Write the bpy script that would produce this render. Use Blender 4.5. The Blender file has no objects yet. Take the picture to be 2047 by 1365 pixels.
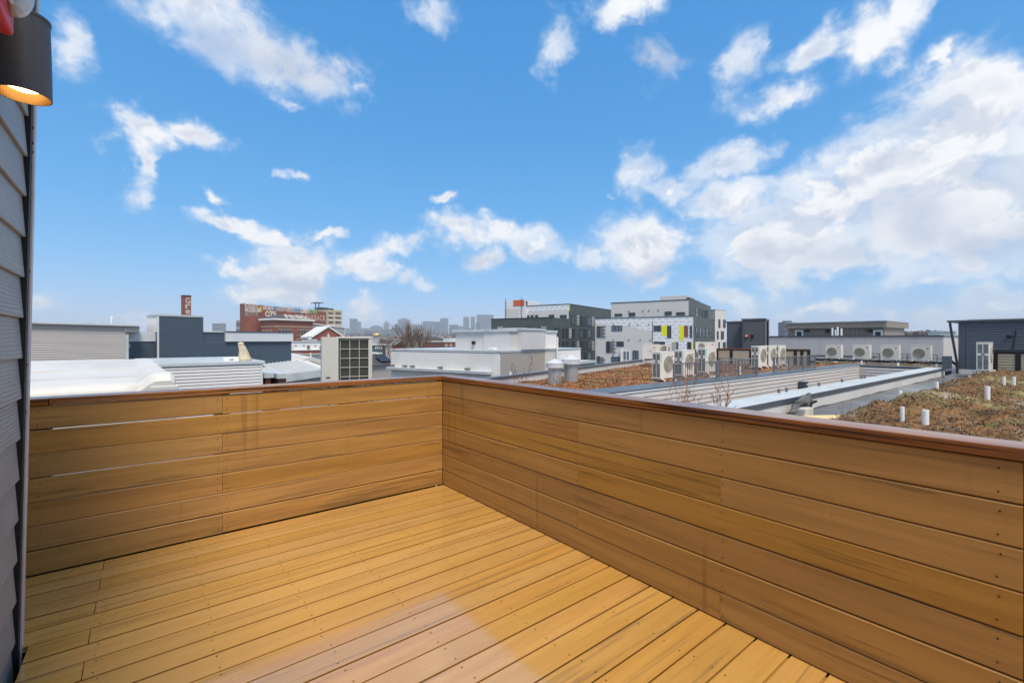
import bpy, math, random
import numpy as np
from mathutils import Vector, noise as mnoise

R = math.radians
random.seed(7)
C = bpy.context.scene.collection
SC = bpy.context.scene

# ------------------------------------------------------------------ camera, sky, sun, exposure
F, CX, HY = 919.0, 1023.5, 678.0          # focal length / centre / horizon of the 2047 px wide photograph
YAW = R(38.4)                             # deck walls run along world X and Y; the camera looks between them
ZC = 1.38                                 # eye height above the deck boards
SY, CY_ = math.sin(YAW), math.cos(YAW)

cam = bpy.data.cameras.new('camera')
cam.sensor_width = 36.0
cam.lens = F / 2047.0 * 36.0
cam.shift_y = -4.5 / 2047.0
cam.clip_start, cam.clip_end = 0.05, 20000.0
camo = bpy.data.objects.new('camera', cam); C.objects.link(camo)
camo.location = (0, 0, ZC)
camo.rotation_euler = (R(90), 0, -YAW)
SC.camera = camo

SUN_EL, SUN_AZ = R(60), R(198)            # azimuth clockwise from +Y
sun = bpy.data.lights.new('sun', 'SUN')
sun.energy = 3.6; sun.angle = R(18); sun.color = (1.0, 0.87, 0.70)
suno = bpy.data.objects.new('sun', sun); C.objects.link(suno)
sd = Vector((math.sin(SUN_AZ) * math.cos(SUN_EL), math.cos(SUN_AZ) * math.cos(SUN_EL), math.sin(SUN_EL)))
suno.rotation_euler = sd.to_track_quat('Z', 'Y').to_euler()
suno.location = (0, -20, 40)

vs = SC.view_settings
vs.view_transform = 'Standard'; vs.look = 'None'; vs.exposure = 0.16; vs.gamma = 1.0
vs.use_curve_mapping = False

class NT:
    """small node-tree helper"""
    def __init__(s, tree):
        s.t = tree; s.n = tree.nodes; s.l = tree.links
    def new(s, typ, **kw):
        n = s.n.new(typ)
        for k, v in kw.items(): setattr(n, k, v)
        return n
    def put(s, node, idx, v):
        if v is None: return
        if hasattr(v, 'default_value') or isinstance(v, bpy.types.NodeSocket): s.l.new(v, node.inputs[idx])
        else: node.inputs[idx].default_value = v
    def math(s, op, a, b=None, c=None, clamp=False):
        n = s.new('ShaderNodeMath', operation=op, use_clamp=clamp)
        s.put(n, 0, a); s.put(n, 1, b); s.put(n, 2, c)
        return n.outputs[0]
    def vec(s, op, a, b=None, c=None):
        n = s.new('ShaderNodeVectorMath', operation=op)
        s.put(n, 0, a); s.put(n, 1, b); s.put(n, 2, c)
        return n.outputs['Value'] if op in ('DOT_PRODUCT', 'LENGTH', 'DISTANCE') else n.outputs[0]
    def noise(s, vec, scale=1.0, detail=4.0, rough=0.5, dist=0.0):
        n = s.new('ShaderNodeTexNoise')
        s.put(n, 'Vector', vec)
        n.inputs['Scale'].default_value = scale; n.inputs['Detail'].default_value = detail
        n.inputs['Roughness'].default_value = rough; n.inputs['Distortion'].default_value = dist
        return n.outputs['Fac']
    def ramp(s, fac, stops, interp='LINEAR'):
        n = s.new('ShaderNodeValToRGB')
        e = n.color_ramp.elements
        n.color_ramp.interpolation = interp
        while len(e) < len(stops): e.new(0.5)
        for el, (p, col) in zip(e, stops):
            el.position = p; el.color = (*col, 1) if len(col) == 3 else col
        s.put(n, 0, fac)
        return n.outputs[0]
    def smooth(s, v, a, b, lo=0.0, hi=1.0):
        n = s.new('ShaderNodeMapRange', interpolation_type='SMOOTHSTEP')
        s.put(n, 0, v); s.put(n, 1, a); s.put(n, 2, b); s.put(n, 3, lo); s.put(n, 4, hi)
        return n.outputs[0]
    def mix(s, fac, a, b, blend='MIX'):
        n = s.new('ShaderNodeMix', data_type='RGBA', blend_type=blend)
        s.put(n, 0, fac)
        def col(v): return (*v, 1) if isinstance(v, tuple) and len(v) == 3 else v
        s.put(n, 6, col(a)); s.put(n, 7, col(b))
        return n.outputs[2]

def ang_of(px, py):
    """direction of a photograph point as azimuth (deg, to the right of the view axis) and elevation (deg)"""
    u = (px - CX) / F; v = (HY - py) / F
    return math.degrees(math.atan(u)), math.degrees(math.atan2(v, math.hypot(1, u)))

# sky: Nishita blue with procedural clouds, laid out by azimuth and elevation round the whole horizon
W = bpy.data.worlds.new('World'); SC.world = W; W.use_nodes = True
wn = NT(W.node_tree); wn.n.clear()
out = wn.new('ShaderNodeOutputWorld'); bg = wn.new('ShaderNodeBackground')
sky = wn.new('ShaderNodeTexSky', sky_type='NISHITA')
sky.sun_disc = False; sky.sun_elevation = SUN_EL; sky.sun_rotation = SUN_AZ
sky.altitude = 50; sky.air_density = 1.0; sky.dust_density = 0.0; sky.ozone_density = 2.0
tc = wn.new('ShaderNodeTexCoord')
dirv = tc.outputs['Generated']
sep = wn.new('ShaderNodeSeparateXYZ'); wn.l.new(dirv, sep.inputs[0])
xr = wn.math('SUBTRACT', wn.math('MULTIPLY', sep.outputs[0], CY_), wn.math('MULTIPLY', sep.outputs[1], SY))
yr = wn.math('ADD', wn.math('MULTIPLY', sep.outputs[0], SY), wn.math('MULTIPLY', sep.outputs[1], CY_))
az = wn.math('MULTIPLY', wn.math('ARCTAN2', xr, yr), 57.29578)
el = wn.math('MULTIPLY', wn.math('ARCSINE', sep.outputs[2]), 57.29578)
comb = wn.new('ShaderNodeCombineXYZ'); wn.l.new(az, comb.inputs[0]); wn.l.new(el, comb.inputs[1])
# irregular edges: two warps, one broad and one fine
def warp(vec, scale, amt):
    n = wn.new('ShaderNodeTexNoise'); wn.l.new(dirv, n.inputs['Vector'])
    n.inputs['Scale'].default_value = scale; n.inputs['Detail'].default_value = 5.0
    n.inputs['Roughness'].default_value = 0.6
    d = wn.vec('SUBTRACT', n.outputs['Color'], (0.5, 0.5, 0.5))
    return wn.vec('ADD', vec, wn.vec('MULTIPLY', d, (amt, amt * 0.7, 0)))
pos = warp(warp(comb.outputs[0], 5.0, 11.0), 19.0, 4.5)
CLOUDS = [  # x, y, half width, half height (photograph pixels), weight
 (420,30,230,90,.70),(540,110,200,85,.72),(660,150,110,75,.62),(720,178,34,40,.5),(600,200,60,30,.4),(130,110,85,95,.55),
 (268,330,46,78,1.0),(300,272,70,42,1.0),(385,280,90,36,.95),
 (855,30,85,55,.65),(1120,100,62,85,.6),(1265,15,85,62,.95),(1330,125,120,90,.33),
 (1480,120,50,100,.6),(1535,215,110,44,.75),(1620,125,120,44,.75),(1760,80,120,70,.8),(1860,20,70,66,.85),(1925,108,36,38,.7),
 (1285,345,60,66,.75),(1350,375,70,36,.75),(1440,335,100,46,.8),(1450,405,90,40,.9),(890,400,44,18,.6),(1225,398,26,14,.5),(420,395,70,20,.35),(570,350,40,22,.35),
 (480,448,84,22,.9),(570,470,64,20,.9),(600,525,90,62,1.0),(490,525,66,30,.75),(560,585,120,30,.9),(720,520,66,36,.9),(790,492,60,30,.9),(760,552,60,22,.85),(830,566,56,18,.7),
 (920,470,90,40,.8),(1000,460,60,30,.8),(960,520,80,38,.65),(1095,500,62,46,.95),(1180,520,60,38,.85),(1290,490,100,62,.95),(1300,560,70,30,.5),(650,455,60,14,.6),
 (1560,480,125,66,1.35),(1640,425,120,70,1.4),(1760,370,150,90,1.5),(1880,340,150,115,1.5),(1985,240,110,110,1.5),(1800,450,150,85,1.5),(1960,440,130,100,1.5),(1650,520,120,50,.9),(1760,520,80,80,.75),(1950,520,120,50,.9),(2070,420,120,170,1.1),
 (1990,622,150,44,.95),(1880,640,120,30,.8),(1450,598,90,36,.65),(1620,612,110,34,.6),(1830,570,44,18,.7),(1600,555,80,20,.5),(735,628,60,36,.7),(95,632,90,38,.7),(290,650,70,26,.7),(1150,600,40,14,.4),(1750,628,90,20,.5)]
dmin = None
for (cx, cy, rx, ry, w) in CLOUDS:
    a0, e0 = ang_of(cx, cy)
    a1, _ = ang_of(cx + rx, cy); a2, _ = ang_of(cx - rx, cy)
    _, e1 = ang_of(cx, cy - ry); _, e2 = ang_of(cx, cy + ry)
    sx, sy = max(1.0, (a1 - a2) / 2), max(0.7, (e1 - e2) / 2)
    q = wn.vec('MULTIPLY_ADD', pos, (1 / sx, 1 / sy, 0), (-a0 / sx, -e0 / sy, 0))
    d = wn.math('ADD', wn.vec('LENGTH', q), 1.0 - w)
    dmin = d if dmin is None else wn.math('SMOOTH_MIN', dmin, d, 0.28)
# beyond the photograph the same kind of broken cloud goes on, from noise
cellv = wn.vec('MULTIPLY', dirv, (1.0, 1.0, 1.7))
field = wn.noise(cellv, 3.2, 3.0, 0.5)
far_d = wn.math('MULTIPLY_ADD', field, -7.0, 4.25)
outm = wn.math('MAXIMUM', wn.smooth(wn.math('ABSOLUTE', az), 49, 56), wn.smooth(el, 36, 42))
far_d = wn.math('ADD', far_d, wn.math('MULTIPLY', wn.math('SUBTRACT', 1.0, outm), 3.0))
dmin = wn.math('SMOOTH_MIN', dmin, far_d, 0.2)
fbm = wn.noise(wn.vec('MULTIPLY', dirv, (1, 1, 1.5)), 8.0, 7.0, 0.57, 0.5)
wisp = wn.noise(wn.vec('MULTIPLY', dirv, (1, 1, 1.35)), 22.0, 5.0, 0.62, 0.9)
val = wn.math('SUBTRACT', 1.12, dmin)
val = wn.math('ADD', val, wn.math('MULTIPLY', wn.math('SUBTRACT', fbm, 0.5), 1.7))
val = wn.math('ADD', val, wn.math('MULTIPLY', wn.math('SUBTRACT', wisp, 0.5), 0.75))
dens = wn.smooth(val, -0.22, 0.60)
dens = wn.math('POWER', dens, 1.2)
veil = wn.noise(wn.vec('ADD', dirv, (5.0, 2.0, 1.0)), 4.5, 2.0, 0.5)
dens = wn.math('MULTIPLY', dens, wn.math('MAXIMUM', wn.smooth(veil, 0.38, 0.58, 0.62, 1.0), wn.smooth(val, 0.55, 1.0)))
dens = wn.math('MULTIPLY', dens, wn.smooth(el, -1.0, 4.0, 0.55, 0.97))
# shaded undersides of the thicker clouds
SHADE = [(1840,440,190,80),(1620,520,170,42),(1975,480,140,60),(1790,330,120,34),(1560,500,90,30),(1330,130,140,80),(580,120,160,50),(600,560,110,26),(1290,540,90,26),(960,520,90,24),(1980,640,160,16)]
sh = None
for (cx, cy, rx, ry) in SHADE:
    a0, e0 = ang_of(cx, cy); a1, _ = ang_of(cx + rx, cy); a2, _ = ang_of(cx - rx, cy); _, e1 = ang_of(cx, cy - ry); _, e2 = ang_of(cx, cy + ry)
    sx, sy = (a1 - a2) / 2, (e1 - e2) / 2
    d = wn.vec('LENGTH', wn.vec('MULTIPLY_ADD', pos, (1 / sx, 1 / sy, 0), (-a0 / sx, -e0 / sy, 0)))
    sh = d if sh is None else wn.math('SMOOTH_MIN', sh, d, 0.4)
# relief: bright where the cloud thins upwards, dull where it thickens above
fbm_up = wn.noise(wn.vec('MULTIPLY', wn.vec('ADD', dirv, (-0.006, -0.012, 0.034)), (1, 1, 1.5)), 8.0, 5.0, 0.57, 0.5)
relief = wn.smooth(wn.math('SUBTRACT', fbm_up, fbm), -0.05, 0.09)
body = wn.noise(wn.vec('ADD', wn.vec('MULTIPLY', dirv, (1, 1, 1.6)), (3.1, 1.7, 0.12)), 7.0, 5.0, 0.55)
grey = wn.smooth(wn.math('ADD', wn.math('SUBTRACT', 1.25, sh), wn.math('MULTIPLY', wn.math('SUBTRACT', body, 0.5), 2.2)), -0.1, 1.3)
grey = wn.math('MAXIMUM', grey, wn.math('MULTIPLY', wn.smooth(val, 0.5, 1.2), wn.smooth(body, 0.5, 0.72, 0.0, 0.55)))
grey = wn.math('MAXIMUM', grey, wn.math('MULTIPLY', relief, wn.smooth(val, 0.25, 0.85, 0.0, 0.75)))
ccol = wn.mix(wn.smooth(val, 0.0, 0.7), (0.62, 0.72, 0.85), (0.90, 0.905, 0.915))
ccol = wn.mix(wn.math('MULTIPLY', grey, 0.9), ccol, (0.51, 0.57, 0.69))
SKY_STRENGTH = 0.1
sat = wn.new('ShaderNodeHueSaturation'); sat.inputs['Saturation'].default_value = 1.0; sat.inputs['Value'].default_value = 1.0
wn.l.new(sky.outputs[0], sat.inputs['Color'])
skyc = wn.mix(1.0, sat.outputs[0], (1.05, 1.42, 1.85), 'MULTIPLY')
# photographic rendering of the blue: flatter gradient than the raw model (values at strength 0.1)
sc3 = wn.new('ShaderNodeSeparateColor'); wn.l.new(wn.mix(1.0, skyc, (0.1, 0.1, 0.1), 'MULTIPLY'), sc3.inputs[0])
cc3 = wn.new('ShaderNodeCombineColor')
for i_, (k_, e_) in enumerate(((6.1, 1.08), (5.88, 0.53), (7.95, 0.357))):
    wn.l.new(wn.math('MULTIPLY', wn.math('POWER', sc3.outputs[i_], e_), k_), cc3.inputs[i_])
skyc = cc3.outputs[0]
cl10 = wn.mix(1.0, ccol, (1 / SKY_STRENGTH,) * 3, 'MULTIPLY')
fin = wn.mix(dens, skyc, cl10)
wn.l.new(fin, bg.inputs[0]); bg.inputs[1].default_value = SKY_STRENGTH
wn.l.new(bg.outputs[0], out.inputs[0])
W.cycles.sampling_method = 'NONE'

# ------------------------------------------------------------------ geometry helpers
def ray(px):
    u = (px - CX) / F
    return (SY + CY_ * u, CY_ - SY * u)
def at(px, depth):
    d = ray(px); return (d[0] * depth, d[1] * depth)
def depth_of(x, y): return x * SY + y * CY_
def zat(py, depth): return ZC + (HY - py) / F * depth

class MB:
    def __init__(s): s.v = []; s.f = []
    def quad(s, *pts):
        i = len(s.v); s.v += [tuple(p) for p in pts]; s.f.append(tuple(range(i, i + len(pts)))); return s
    def hexa(s, p):
        """p: 4 bottom then 4 top corners, both anticlockwise seen from above"""
        i = len(s.v); s.v += [tuple(q) for q in p]
        for f in ((3, 2, 1, 0), (4, 5, 6, 7), (0, 1, 5, 4), (1, 2, 6, 5), (2, 3, 7, 6), (3, 0, 4, 7)):
            s.f.append(tuple(i + k for k in f))
        return s
    def box(s, x0, x1, y0, y1, z0, z1):
        if x0 > x1: x0, x1 = x1, x0
        if y0 > y1: y0, y1 = y1, y0
        if z0 > z1: z0, z1 = z1, z0
        return s.hexa([(x0, y0, z0), (x1, y0, z0), (x1, y1, z0), (x0, y1, z0), (x0, y0, z1), (x1, y0, z1), (x1, y1, z1), (x0, y1, z1)])
    def prism(s, poly, z0, z1):
        """vertical prism over an anticlockwise polygon; z1 may be a list"""
        n = len(poly); i = len(s.v)
        zt = z1 if isinstance(z1, (list, tuple)) else [z1] * n
        s.v += [(p[0], p[1], z0) for p in poly] + [(p[0], p[1], z) for p, z in zip(poly, zt)]
        s.f.append(tuple(i + k for k in reversed(range(n)))); s.f.append(tuple(i + n + k for k in range(n)))
        for k in range(n):
            j = (k + 1) % n; s.f.append((i + k, i + j, i + n + j, i + n + k))
        return s
    def rings(s, rings, cap0=True, cap1=True):
        i = len(s.v); n = len(rings[0])
        for r in rings: s.v += [tuple(p) for p in r]
        for k in range(len(rings) - 1):
            for a in range(n):
                b = (a + 1) % n
                s.f.append((i + k * n + a, i + k * n + b, i + (k + 1) * n + b, i + (k + 1) * n + a))
        if cap0: s.f.append(tuple(i + a for a in reversed(range(n))))
        if cap1: s.f.append(tuple(i + (len(rings) - 1) * n + a for a in range(n)))
        return s
    def lathe(s, prof, cx=0, cy=0, n=20, cap0=True, cap1=True):
        return s.rings([[(cx + r * math.cos(2 * math.pi * a / n), cy + r * math.sin(2 * math.pi * a / n), z) for a in range(n)] for r, z in prof], cap0, cap1)
    def tube(s, pts, r, n=6, caps=True):
        pts = [Vector(p) for p in pts]
        rr = r if isinstance(r, (list, tuple)) else [r] * len(pts)
        rings = []; up = Vector((0, 0, 1))
        for k, p in enumerate(pts):
            d = (pts[min(k + 1, len(pts) - 1)] - pts[max(k - 1, 0)])
            if d.length < 1e-9: d = Vector((0, 0, 1))
            d.normalize()
            ref = up if abs(d.z) < 0.95 else Vector((1, 0, 0))
            a = d.cross(ref).normalized(); b = a.cross(d).normalized()
            rings.append([p + (a * math.cos(2 * math.pi * q / n) - b * math.sin(2 * math.pi * q / n)) * -rr[k] for q in range(n)])
        return s.rings(rings, caps, caps)
    def build(s, name, mat, parent=None, smooth=False, bevel=0.0, kind=None, seg=1):
        me = bpy.data.meshes.new(name)
        me.from_pydata(s.v, [], s.f); me.update()
        if smooth: me.polygons.foreach_set('use_smooth', [True] * len(me.polygons))
        return link(name, me, mat, parent, bevel, kind, seg)

def link(name, me, mat, parent=None, bevel=0.0, kind=None, seg=1):
    if mat is not None and not me.materials: me.materials.append(mat)
    o = bpy.data.objects.new(name, me); C.objects.link(o)
    if parent is not None: o.parent = parent
    if bevel:
        m = o.modifiers.new('bevel', 'BEVEL'); m.width = bevel; m.segments = seg; m.limit_method = 'ANGLE'; m.angle_limit = R(40)
    if kind: o['kind'] = kind
    return o
def tag(o, label, cat, group=None):
    o['label'] = label; o['category'] = cat
    if group: o['group'] = group
    return o
def thing(name, label, cat, loc=(0, 0, 0), rotz=0.0, group=None):
    o = bpy.data.objects.new(name, None); C.objects.link(o)
    o.empty_display_size = 0.2
    o.location = loc; o.rotation_euler = (0, 0, rotz)
    return tag(o, label, cat, group)
def dup(root, loc, rotz, label, group=None):
    def cp(o, parent):
        c = o.copy(); C.objects.link(c); c.parent = parent
        for ch in o.children: cp(ch, c)
        return c
    r = cp(root, None)
    r.location = loc; r.rotation_euler = (0, 0, rotz); r['label'] = label
    if group: r['group'] = group
    return r

class Frame:
    """a building's own axes: local x to the right as we look at its front, local y into it"""
    def __init__(s, ox, oy, ang): s.o = (ox, oy); s.a = ang; s.c = math.cos(ang); s.s = math.sin(ang)
    def world(s, lx, ly): return (s.o[0] + lx * s.c - ly * s.s, s.o[1] + lx * s.s + ly * s.c)
class Face:
    """a vertical wall of a building from local point p0 (left) to p1 (right) seen from outside"""
    def __init__(s, fr, p0, p1):
        s.fr = fr; s.p0 = Vector(p0); s.d = (Vector(p1) - Vector(p0)); s.len = s.d.length; s.d.normalize()
        s.n = Vector((s.d.y, -s.d.x))
        w0 = fr.world(*p0); w1 = fr.world(*p1)
        s.w0 = Vector(w0); s.wd = (Vector(w1) - Vector(w0)).normalized()
    def s_(s, px):
        r = ray(px)
        # w0 + wd*t = r*k
        det = s.wd.x * -r[1] + s.wd.y * r[0]
        return (-s.w0.x * -r[1] - s.w0.y * r[0]) / det
    def z_(s, px, py):
        t = s.s_(px); p = s.w0 + s.wd * t
        return zat(py, depth_of(p.x, p.y))
    def pt(s, t, z, o=0.0):
        q = s.p0 + s.d * t + s.n * o
        return (q.x, q.y, z)
    def box(s, mb, s0, s1, z0, z1, o0, o1):
        if s0 > s1: s0, s1 = s1, s0
        if z0 > z1: z0, z1 = z1, z0
        if o0 > o1: o0, o1 = o1, o0
        return mb.hexa([s.pt(s0, z0, o1), s.pt(s1, z0, o1), s.pt(s1, z0, o0), s.pt(s0, z0, o0), s.pt(s0, z1, o1), s.pt(s1, z1, o1), s.pt(s1, z1, o0), s.pt(s0, z1, o0)])
    def lap(s, z0, z1, pitch, proud=0.012, s0=0.0, s1=None, z1b=None, out=0.004):
        """horizontal lap boards as one mesh; the top may slope from z1 to z1b"""
        if s1 is None: s1 = s.len
        if z1b is None: z1b = z1
        mb = MB(); z = z0; L = s1 - s0; proud *= 2.4
        top = lambda t: z1 + (z1b - z1) * (t - s0) / L
        zm = max(z1, z1b)
        while z < zm - 1e-6:
            ze = min(z + pitch, zm)
            poly = [(s0, z), (s1, z), (s1, ze), (s0, ze)]
            res = []
            for k in range(4):                      # clip under the sloping top
                a, b = poly[k], poly[(k + 1) % 4]
                ia, ib = a[1] <= top(a[0]) + 1e-9, b[1] <= top(b[0]) + 1e-9
                if ia: res.append(a)
                if ia != ib:
                    fa, fb = a[1] - top(a[0]), b[1] - top(b[0])
                    t = fa / (fa - fb); res.append((a[0] + (b[0] - a[0]) * t, a[1] + (b[1] - a[1]) * t))
            if len(res) >= 3:
                g_ = pitch * 0.20
                def clip(poly, zc, above):
                    r = []
                    for k in range(len(poly)):
                        a, b = poly[k], poly[(k + 1) % len(poly)]
                        ia, ib = (a[1] >= zc - 1e-9) == above or abs(a[1] - zc) < 1e-9, (b[1] >= zc - 1e-9) == above or abs(b[1] - zc) < 1e-9
                        if ia: r.append(a)
                        if ia != ib:
                            t = (zc - a[1]) / (b[1] - a[1]); r.append((a[0] + (b[0] - a[0]) * t, zc))
                    return r
                lo, hi = clip(res, z + g_, False), clip(res, z + g_, True)
                if len(lo) >= 3: mb.quad(*[s.pt(t, zz, out) for t, zz in lo])
                if len(hi) >= 3:
                    mb.quad(*[s.pt(t, zz, out + proud * (1 - .55 * (zz - z - g_) / (pitch - g_))) for t, zz in hi])
                    ts = [t for t, zz in hi if abs(zz - z - g_) < 1e-6]
                    if len(ts) >= 2: mb.quad(s.pt(min(ts), z + g_, out), s.pt(max(ts), z + g_, out), s.pt(max(ts), z + g_, out + proud), s.pt(min(ts), z + g_, out + proud))
            z += pitch
        return mb
    def window(s, parent, px0, px1, py0, py1, fm, gm, cols=2, rows=1, real=None, proud=0.05, fw=0.06):
        """a framed window given by photograph pixels on this wall (or real = s0, s1, z0, z1)"""
        if real: s0, s1, z0, z1 = real
        else:
            s0, s1 = sorted((s.s_(px0), s.s_(px1)))
            pm = (px0 + px1) / 2; z0, z1 = s.z_(pm, py1), s.z_(pm, py0)
        mb = MB()
        s.box(mb, s0, s1, z0, z0 + fw, 0.001, proud); s.box(mb, s0, s1, z1 - fw, z1, 0.001, proud)
        s.box(mb, s0, s0 + fw, z0 + fw, z1 - fw, 0.001, proud); s.box(mb, s1 - fw, s1, z0 + fw, z1 - fw, 0.001, proud)
        for k in range(1, cols):
            m = s0 + (s1 - s0) * k / cols; s.box(mb, m - fw / 2, m + fw / 2, z0 + fw, z1 - fw, 0.001, proud)
        for k in range(1, rows):
            m = z0 + (z1 - z0) * k / rows; s.box(mb, s0 + fw, s1 - fw, m - fw / 3, m + fw / 3, 0.001, proud - 0.004)
        w = mb.build('window', fm, parent)
        g = MB(); s.box(g, s0 + fw * .5, s1 - fw * .5, z0 + fw * .5, z1 - fw * .5, 0.0015, proud * 0.45)
        g.build('pane', gm, w)
        return w
def place(name, label, cat, fr, z=0.0, group=None):
    return thing(name, label, cat, (fr.o[0], fr.o[1], z), fr.a, group)
# ------------------------------------------------------------------ materials
def lin(r, g, b): 
    f = lambda c: (c / 255 / 12.92) if c / 255 <= 0.04045 else ((c / 255 + 0.055) / 1.055) ** 2.4
    return (f(r), f(g), f(b))
def sc(c, k): return tuple(x * k for x in c)
_m = {}
def pmat(name, col, rough=0.6, var=0.12, scale=2.0, stretch=(1, 1, 1), bump=0.0, bscale=60.0, metal=0.0, spec=0.4, dirt=None, dirt_amt=0.3, detail=6.0, objvar=0.0, emit=None, estr=0.0):
    """painted / plain surface: base colour with slow variation, optional dirt patches and fine relief"""
    m = bpy.data.materials.new(name); m.use_nodes = True
    t = NT(m.node_tree); b = t.n['Principled BSDF']
    tc = t.new('ShaderNodeTexCoord'); v = t.vec('MULTIPLY', tc.outputs['Object'], stretch)
    if objvar:
        oi = t.new('ShaderNodeObjectInfo')
        v = t.vec('ADD', v, t.vec('MULTIPLY', oi.outputs['Random'], (37.0, 51.0, 23.0)))
    n = t.noise(v, scale, detail, 0.6)
    c = t.ramp(n, [(0.25, sc(col, 1 - var)), (0.75, tuple(min(1, x) for x in sc(col, 1 + var)))])
    if objvar:
        c = t.mix(t.math('MULTIPLY', oi.outputs['Random'], objvar), c, sc(col, 0.55))
    if dirt:
        n2 = t.noise(t.vec('ADD', v, (7.3, 2.1, 5.5)), scale * 0.6, 8.0, 0.65, 0.4)
        c = t.mix(t.math('MULTIPLY', t.smooth(n2, 0.48, 0.72), dirt_amt), c, dirt)
    t.l.new(c, b.inputs['Base Color'])
    b.inputs['Roughness'].default_value = rough; b.inputs['Metallic'].default_value = metal
    b.inputs['Specular IOR Level'].default_value = spec
    if bump:
        bn = t.new('ShaderNodeBump'); bn.inputs['Strength'].default_value = bump; bn.inputs['Distance'].default_value = 0.01
        t.l.new(t.noise(v, bscale, 5.0, 0.6), bn.inputs['Height']); t.l.new(bn.outputs[0], b.inputs['Normal'])
    if emit:
        b.inputs['Emission Color'].default_value = (*emit, 1); b.inputs['Emission Strength'].default_value = estr
    _m[name] = m
    return m

def wood_mat(name, light, dark, streak, rough, gloss_var, spec=0.5, amt=0.5, coat=0.0, fine=1.0, stain=False, sf=24.0, hv=0.006, thr=0.565):
    """long-grained boards: object x runs along the grain, each board its own piece of timber"""
    m = bpy.data.materials.new(name); m.use_nodes = True
    t = NT(m.node_tree); b = t.n['Principled BSDF']
    tc = t.new('ShaderNodeTexCoord'); oi = t.new('ShaderNodeObjectInfo')
    off = t.vec('MULTIPLY', oi.outputs['Random'], (91.0, 37.0, 53.0))
    p = t.vec('ADD', tc.outputs['Object'], off)
    broad = t.noise(t.vec('MULTIPLY', p, (0.9, 15.0, 15.0)), 1.0, 6.0, 0.6, 0.4)
    grain = t.noise(t.vec('MULTIPLY', p, (1.6, 55.0, 55.0)), 1.0, 5.0, 0.6, 0.2)
    thin = t.noise(t.vec('MULTIPLY', t.vec('ADD', p, (4.0, 9.0, 2.0)), (0.7, sf, sf)), 1.0, 6.0, 0.66, 0.5)
    c = t.mix(t.smooth(broad, 0.30, 0.70), dark, light)
    c = t.mix(t.math('MULTIPLY', t.smooth(thin, thr, thr + 0.07), amt), c, streak)
    c = t.mix(t.math('MULTIPLY', t.smooth(grain, 0.35, 0.75), 0.20 * fine), c, sc(light, 1.25))
    if stain:      # rain drip marks running down across the boards
        g = t.new('ShaderNodeNewGeometry')
        dr = t.noise(t.vec('MULTIPLY', g.outputs['Position'], (26.0, 26.0, 0.35)), 1.0, 2.0, 0.5)
        zone = t.noise(t.vec('MULTIPLY', g.outputs['Position'], (2.2, 2.2, 0.9)), 1.0, 2.0, 0.5)
        c = t.mix(t.math('MULTIPLY', t.math('MULTIPLY', t.smooth(dr, 0.56, 0.66), t.smooth(zone, 0.52, 0.66)), 0.38), c, sc(dark, 0.55))
    spot = t.noise(t.vec('MULTIPLY', p, (3.0, 3.0, 3.0)), 9.0, 4.0, 0.6)
    c = t.mix(t.math('MULTIPLY', t.smooth(spot, 0.64, 0.74), 0.18), c, sc(streak, 0.8))
    # board to board
    h = t.new('ShaderNodeHueSaturation')
    t.l.new(c, h.inputs['Color'])
    rv = oi.outputs['Random']
    t.l.new(t.math('MULTIPLY_ADD', rv, hv, 0.5 - hv / 2), h.inputs['Hue'])
    t.l.new(t.math('MULTIPLY_ADD', t.math('FRACT', t.math('MULTIPLY', rv, 7.31)), 0.08, 0.96), h.inputs['Saturation'])
    t.l.new(t.math('MULTIPLY_ADD', t.math('FRACT', t.math('MULTIPLY', rv, 13.7)), 0.13, 0.935), h.inputs['Value'])
    t.l.new(h.outputs[0], b.inputs['Base Color'])
    wet = t.noise(t.vec('MULTIPLY', p, (1.4, 6.0, 6.0)), 1.3, 5.0, 0.6)
    t.l.new(t.smooth(wet, 0.35, 0.7, rough, rough + gloss_var), b.inputs['Roughness'])
    b.inputs['Specular IOR Level'].default_value = spec
    b.inputs['Coat Weight'].default_value = coat; b.inputs['Coat Roughness'].default_value = 0.06; b.inputs['Coat IOR'].default_value = 2.1
    bn = t.new('ShaderNodeBump'); bn.inputs['Strength'].default_value = 0.10 * fine; bn.inputs['Distance'].default_value = 0.004
    t.l.new(grain, bn.inputs['Height']); t.l.new(bn.outputs[0], b.inputs['Normal'])
    bc = t.new('ShaderNodeBump'); bc.inputs['Strength'].default_value = 0.06; bc.inputs['Distance'].default_value = 0.01
    t.l.new(t.noise(t.vec('MULTIPLY', p, (2.5, 40.0, 40.0)), 1.0, 3.0, 0.6), bc.inputs['Height']); t.l.new(bc.outputs[0], b.inputs['Coat Normal'])
    _m[name] = m
    return m

M = {}
M['deck'] = wood_mat('deck_composite', lin(200, 154, 84), lin(186, 139, 72), lin(138, 110, 70), 0.22, 0.25, 0.5, 0.65, 1.0)
M['deck_wall'] = wood_mat('parapet_composite', lin(176, 131, 69), lin(152, 111, 58), lin(100, 78, 48), 0.34, 0.22, 0.35, 0.58, stain=True)
M['cap'] = wood_mat('cap_timber', lin(152, 92, 32), lin(108, 62, 20), lin(34, 18, 7), 0.14, 0.22, 0.6, 1.0, 0.15, 1.6, sf=62.0, thr=0.51)
M['screw'] = pmat('screw_head', lin(58, 44, 30), 0.45, 0.2)
M['dark_timber'] = pmat('dark_timber', lin(50, 38, 30), 0.8, 0.25, 3)
M['sill'] = pmat('white_drip_edge', lin(214, 216, 220), 0.4, 0.06)

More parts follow.
